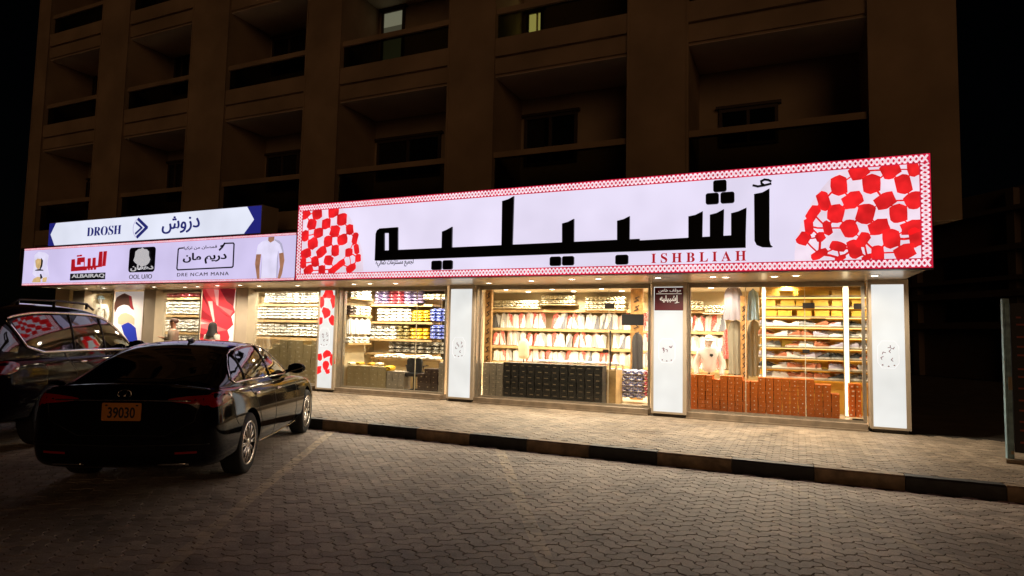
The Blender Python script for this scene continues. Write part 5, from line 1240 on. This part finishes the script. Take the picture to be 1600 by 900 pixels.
patch('reflector', [(.50, .385), (.70, .395), (.70, .415), (.50, .405)], 'B', M['red_lens'], .004, 0); patch('reflector', [(-.50, .385), (-.70, .395), (-.70, .415), (-.50, .405)], 'B', M['red_lens'], .004, 0)
line('exhaust_trim', [(.34, .285), (.62, .29)], 'B', M['chrome'], .014, .0); line('exhaust_trim', [(-.34, .285), (-.62, .29)], 'B', M['chrome'], .014, .0)
c = P(0, .79, 'B', .006); PW, PH = .36, .17
g = MB(); g.prism(rrect(-PW / 2, PW / 2, -PH / 2, PH / 2, .012), -.006, .006); pl = g.build('number_plate', M['plate_orange'], car); pl.location = c + Vector((-.014, 0, 0)); pl.rotation_euler.z = R(-90)
me = text_mesh('39030', width=.25, height=.105, bold=.02, depth=.002); me.materials.clear(); me.materials.append(M['trim_black']); o = link('plate_number', me, pl); o.location = (-.125, -.0065, -.06)
g = MB(); g.prism(blob(-.14, .062, .012, .008, 0, 8, 0), -.0085, -.0062); g.prism(blob(.14, .062, .012, .008, 0, 8, 0), -.0085, -.0062); g.build('plate_screws', M['trim_black'], pl)
c = P(0, .955, 'B', .004); g = MB(); ring = [(.062 * math.cos(R(a)), 0, .042 * math.sin(R(a))) for a in range(0, 360, 15)]; g.tube(ring, .006, 6, True); g.tube([(-.02, 0, .03), (-.005, 0, -.022), (.03, 0, -.015)], .005, 5); em = g.build('boot_emblem', M['chrome'], car); em.location = c; em.rotation_euler.z = R(90)
g = MB(); g.tube([(-.12, 0, 1.45), (-.2, 0, 1.475)], [.022, .006], 6); g.ell((-.06, 0, 1.452), .09, .022, .03, 10, 6); fa = g.build('roof_antenna', M['paint'], car); fa.location = (.62, 0, 0)

suv = dict(wb=2.95, wr=.40, ty=.845, spokes=6,
    body=[(-1.10, .72, .56, 1.02, 1.05), (-1.07, .86, .47, 1.12, 1.15), (-.98, .95, .40, 1.17, 1.2), (-.8, .985, .36, 1.19, 1.22), (-.2, .995, .33, 1.20, 1.23), (.6, .995, .31, 1.19, 1.22), (1.4, .99, .31, 1.18, 1.21), (2.2, .99, .32, 1.165, 1.2), (2.7, .985, .34, 1.13, 1.18),
          (3.2, .97, .37, 1.09, 1.15), (3.6, .93, .40, 1.02, 1.08), (3.9, .83, .47, .90, .95), (4.0, .68, .55, .80, .84)],
    roof=[(-1.06, .82, 1.10, .66, 1.50), (-1.0, .86, 1.12, .69, 1.68), (-.8, .90, 1.13, .71, 1.80), (-.3, .92, 1.14, .73, 1.86), (.4, .92, 1.14, .735, 1.885), (1.0, .92, 1.13, .73, 1.87), (1.5, .91, 1.12, .72, 1.80), (1.95, .89, 1.12, .74, 1.60), (2.3, .88, 1.11, .77, 1.38), (2.65, .85, 1.10, .78, 1.17)],
    side_glass=[[(-.98, 1.27), (-.55, 1.25), (-.80, 1.60), (-.92, 1.56)], [(-.40, 1.265), (.50, 1.26), (.48, 1.74), (-.2, 1.73), (-.66, 1.66), (-.62, 1.55)], [(.56, 1.26), (1.32, 1.255), (1.28, 1.73), (.54, 1.745)], [(1.38, 1.255), (2.25, 1.24), (2.1, 1.34), (1.78, 1.57), (1.55, 1.68), (1.35, 1.725)]],
    trim=[(-.44, 1.24), (.5, 1.24), (1.35, 1.235), (2.32, 1.215), (2.12, 1.36), (1.8, 1.60), (1.5, 1.72), (1.1, 1.765), (.5, 1.775), (-.2, 1.765), (-.62, 1.71), (-.76, 1.66), (-.66, 1.54)], trim_r=.022,
    pillars=[[(.53, 1.25), (.51, 1.76)], [(1.35, 1.25), (1.31, 1.74)]], seams=[[(1.36, 1.22), (1.38, .8), (1.36, .45)], [(2.3, 1.2), (2.32, .8), (2.26, .45)], [(.25, 1.22), (.48, .95), (.52, .45)]],
    handles=[(.66, 1.08), (1.6, 1.07)], chrome_handles=True, mirror=(2.12, 1.27), side_lamp=[(-1.05, .98), (-.78, 1.0), (-.66, 1.10), (-.80, 1.15), (-1.05, 1.14)],
    rear_glass=[(.62, 1.25), (.55, 1.68), (0, 1.72), (-.55, 1.68), (-.62, 1.25)], rear_dir='B', front_glass=[(2.62, -.66), (1.72, -.58), (1.68, 0), (1.72, .58), (2.62, .66), (2.68, 0)],
    rear_lamp=[[(.50, 1.0), (.86, .98), (.88, 1.12), (.52, 1.08)]], head_lamp=[[(.5, .9), (.85, .94), (.8, 1.02), (.5, .98)]])
sv, P2, patch2, line2 = make_car('parked_suv', 'big dark glossy car with roof rails and chrome framed windows, left of the sedan', suv, M['paint_plum'])
SVX, SVY = -10.02, -7.08
sv.location = (SVX, SVY, 0); sv.rotation_euler.z = CHD + R(90)
for s in (-1, 1):
    g = MB(); g.tube([(-.55, s * .70, 1.86), (-.45, s * .70, 1.925), (.3, s * .71, 1.945), (1.1, s * .70, 1.93), (1.3, s * .69, 1.85)], .017, 6)
    for x in (-.45, .3, 1.1): g.tube([(x, s * .70, 1.93), (x, s * .70, 1.85)], .02, 6)
    g.build('roof_rail', M['darkmetal'], sv)
# ---------------------------------------------------------------- people and display figures
def skin(name, J, E, m, par=None, sub=2):
    """One continuous skinned surface. J: joint -> (x, y, z, radius); E: chains of joint names."""
    names = list(J); idx = {n: i for i, n in enumerate(names)}; ed = []
    for ch in E:
        for a, b in zip(ch[:-1], ch[1:]):
            e = (idx[a], idx[b])
            if e not in ed: ed.append(e)
    me = bpy.data.meshes.new(name); me.from_pydata([J[n][:3] for n in names], ed, []); o = link(name, me)
    md = o.modifiers.new('k', 'SKIN'); md.use_smooth_shade = True
    for i, n in enumerate(names):
        r = J[n][3]; me.skin_vertices[0].data[i].radius = r if isinstance(r, tuple) else (r, r)
    me.skin_vertices[0].data[0].use_root = True
    s = o.modifiers.new('s', 'SUBSURF'); s.levels = s.render_levels = sub
    me2 = evaluated(o); bpy.data.objects.remove(o); me2.materials.clear(); me2.materials.append(m)
    me2.polygons.foreach_set('use_smooth', [True] * len(me2.polygons)); return link(name, me2, par)
def person(loc, rz, h, label, skin_m, robe_m, hair_m, scarf, arm):
    """Standing figure facing local -Y; arm='raised' lifts the right forearm in front, else both hang."""
    k = h / 1.75; t = empty('person', loc, rz, label=label, cat='person')
    J = {'pelvis': (0, 0, .95, (.15, .11)), 'waist': (0, .0, 1.10, (.13, .10)), 'chest': (0, .01, 1.30, (.155, .11)), 'neckb': (0, .015, 1.45, .065), 'neck': (0, .0, 1.52, .055), 'jaw': (0, -.02, 1.575, (.062, .075)), 'skull': (0, -.005, 1.655, (.076, .095)), 'crown': (0, 0, 1.72, (.05, .065))}
    E = [['pelvis', 'waist', 'chest', 'neckb', 'neck', 'jaw', 'skull', 'crown']]
    for s, n in ((-1, 'r'), (1, 'l')):
        up = arm == 'raised' and s == -1
        J.update({n + 'sh': (s * .17, .01, 1.40, .065), n + 'el': (s * .25, .02, 1.12, .045) if not up else (s * .23, -.02, 1.14, .045), n + 'wr': (s * .25, -.06, .88, .03) if not up else (s * .17, -.26, 1.20, .03),
                  n + 'pa': (s * .25, -.08, .80, (.04, .018)) if not up else (s * .15, -.345, 1.225, (.04, .018))})
        E.append(['chest', n + 'sh', n + 'el', n + 'wr', n + 'pa'])
        p = Vector(J[n + 'pa'][:3]); w_ = Vector(J[n + 'wr'][:3]); d = (p - w_).normalized()
        for q, (o, L_) in enumerate(((-.030, .066), (-.011, .076), (.010, .072), (.028, .058))):
            a = p + d * .025 + Vector((o, 0, 0)); b = a + d * L_ * .55; e = b + d * L_ * .45 + Vector((0, .012 if up else -.012, -.012 if up else 0))
            for nm, v in (('a', a), ('b', b), ('c', e)): J[f'{n}f{q}{nm}'] = (*v, .0095 if nm != 'c' else .007)
            E.append([n + 'pa', f'{n}f{q}a', f'{n}f{q}b', f'{n}f{q}c'])
        a = p - d * .02 + Vector((-s * .035, -.01, 0)); b = a + d * .035 + Vector((-s * .02, -.012, 0)); J[n + 'ta'] = (*a, .012); J[n + 'tb'] = (*b, .009); E.append([n + 'pa', n + 'ta', n + 'tb'])
        J.update({n + 'hip': (s * .09, 0, .88, .09), n + 'kn': (s * .10, -.01, .50, .06), n + 'an': (s * .10, .02, .10, .042), n + 'toe': (s * .11, -.14, .035, (.04, .03))})
        E.append(['pelvis', n + 'hip', n + 'kn', n + 'an', n + 'toe'])
    J = {a: tuple(c * k for c in v[:3]) + ((tuple(q * k for q in v[3]) if isinstance(v[3], tuple) else v[3] * k),) for a, v in J.items()}
    skin('body', J, E, skin_m, t)
    g = MB()                                                     # nose, ears, brow
    g.ell((0, -.098 * k, 1.625 * k), .012, .016, .02, 8, 6); g.ell((-.078 * k, .01, 1.63 * k), .01, .02, .03, 8, 6); g.ell((.078 * k, .01, 1.63 * k), .01, .02, .03, 8, 6); g.build('nose_and_ears', skin_m, t)
    g = MB()
    for s in (-1, 1): g.ell((s * .032 * k, -.086 * k, 1.655 * k), .011, .008, .007, 8, 6)
    g.build('eyes', M['black'], t)
    sec = [(1.475, .075, .07), (1.45, .12, .085), (1.41, .19, .105), (1.33, .205, .125), (1.15, .185, .125), (.95, .205, .15), (.6, .22, .17), (.25, .24, .19), (.09, .25, .20)]
    g = MB(); n = 20; vs = [(a * k * math.cos(2 * math.pi * j / n) * (1 + .03 * math.sin(5 * 2 * math.pi * j / n) * (z < 1)), b * k * math.sin(2 * math.pi * j / n), z * k) for z, a, b in sec for j in range(n)]
    g.add(vs, [(i * n + (j + 1) % n, i * n + j, (i + 1) * n + j, (i + 1) * n + (j + 1) % n)[::-1] for i in range(len(sec) - 1) for j in range(n)], 0, True)
    g.build('robe', robe_m, t)
    for s in (-1, 1):
        n_ = 'r' if s < 0 else 'l'; g = MB(); a, b, c = (Vector(J[n_ + q][:3]) for q in ('sh', 'el', 'wr')); g.tube([a, (a + b) / 2, b, (b + c) / 2, c], [.09 * k, .078 * k, .07 * k, .062 * k, .062 * k], 12); g.build('sleeve', robe_m, t)
    g = MB()
    if scarf:
        sc = [(1.765, .02, .03), (1.75, .07, .08), (1.70, .10, .115), (1.62, .112, .125), (1.54, .115, .125), (1.46, .16, .14), (1.38, .20, .15)]
        vs = [(a * k * math.cos(2 * math.pi * j / n), (b * math.sin(2 * math.pi * j / n) + .01) * k, z * k) for z, a, b in sc for j in range(n)]; fs = []
        for i in range(len(sc) - 1):
            for j in range(n):
                if 1 < i < 4 and j in (14, 15): continue              # opening for the face
                fs.append((i * n + j, i * n + (j + 1) % n, (i + 1) * n + (j + 1) % n, (i + 1) * n + j)[::-1])
        g.add(vs, fs, 0, True); g.build('head_scarf', hair_m, t)
    else:
        g.ell((0, .012 * k, 1.675 * k), .088 * k, .106 * k, .082 * k, 16, 10); hr = g.build('hair', hair_m, t)
    return t
M['skin'] = mat('skin', (.30, .15, .085), .5); M['robe_tan'] = mat('tan_robe', (.15, .115, .08), .85, var=.15, scale=6); M['robe_pale'] = mat('pale_robe', (.36, .33, .29), .85, var=.1, scale=6)
M['hair_brown'] = mat('brown_hair', (.055, .022, .012), .6, bump=.4, bscale=120); M['scarf_black'] = mat('black_head_scarf', (.010, .008, .008), .8)
def standing(px, ytop, Y, rz, *a):
    c = at(px, ytop, Y); person((c.x, Y, .152), rz, c.z - .152, *a)
standing(272, 497, -.62, R(-55), 'person in a tan robe, bare headed, holding a hand out before the shirt shelves', M['skin'], M['robe_tan'], M['hair_brown'], False, 'raised')
standing(333, 504, -.55, R(180), 'hooded person in pale clothes before the red satin poster', M['skin'], M['robe_pale'], M['scarf_black'], True, 'down')

def torso(loc, rz, label, cloth, head_m=None, cap_m=None, mark=None, sleeves=True, hgt=.62, name='mannequin', stand=True):
    """A shop figure from the hips up on a stand; loc is the foot of its stand."""
    t = empty(name, loc, rz, label=label, cat='mannequin'); zc = loc[2]
    b = hgt; J = {'hip': (0, 0, 0, (.15, .10)), 'waist': (0, 0, .16, (.135, .09)), 'chest': (0, 0, .36, (.165, .11)), 'neck': (0, 0, .52, .06)}; E = [['hip', 'waist', 'chest', 'neck']]
    if sleeves:
        for s, n in ((-1, 'r'), (1, 'l')):
            J.update({n + 'sh': (s * .18, 0, .43, .075), n + 'el': (s * .25, .02, .17, .062), n + 'wr': (s * .24, -.05, -.05, .05)}); E.append(['chest', n + 'sh', n + 'el', n + 'wr'])
    lift = stand if isinstance(stand, (int, float)) and not isinstance(stand, bool) else .9
    J = {k: (v[0], v[1], v[2] + lift, v[3]) for k, v in J.items()}
    skin('shirt', J, E, cloth, t)
    if head_m: g = MB(); g.ell((0, -.01, lift + .645), .072, .088, .105, 14, 10); g.tube([(0, 0, lift + .5), (0, 0, lift + .58)], .045, 8); g.build('head', head_m, t)
    if cap_m: g = MB(); g.ell((0, 0, lift + .70), .086, .10, .075, 14, 8); g.lathe([(.086, lift + .69), (.13, lift + .665), (.132, lift + .66)], 16); g.build('cap', cap_m, t)
    if mark: g = MB(); g.prism(blob(.05, lift + .36, .03, .03, 0, 8, .3), -.135, -.105); g.build('chest_print', mark, t)
    g = MB(); g.tube([(0, 0, .02), (0, 0, lift + .02)], .016, 8); g.lathe([(.001, .02), (.15, .015), (.16, 0)], 20); g.build('stand', M['darkmetal'], t)
    return t
c = at(1108, 583, 1.45); torso((c.x, 1.45, .2), R(5), 'white hooded sweatshirt on a mannequin with white cap behind the orange boxes', M['white_cloth'], M['white_cloth'], M['white_cloth'], M['black'], stand=max(.5, c.z - .2))
c = at(818, 562, 1.9); torso((c.x, 1.9, .2), 0, 'cream sleeveless gown on a dress form before the garment rack', M['cream_cloth'], sleeves=False, stand=max(.5, c.z - .2), name='dress_form')
c = at(155, 500, .85); torso((c.x, .85, .2), R(25), 'white shirt with black print and pale blue cap on a far stand', M['white_cloth'], M['grey_cloth'], M['sky_cloth'], M['black'], stand=max(.5, c.z - .2))
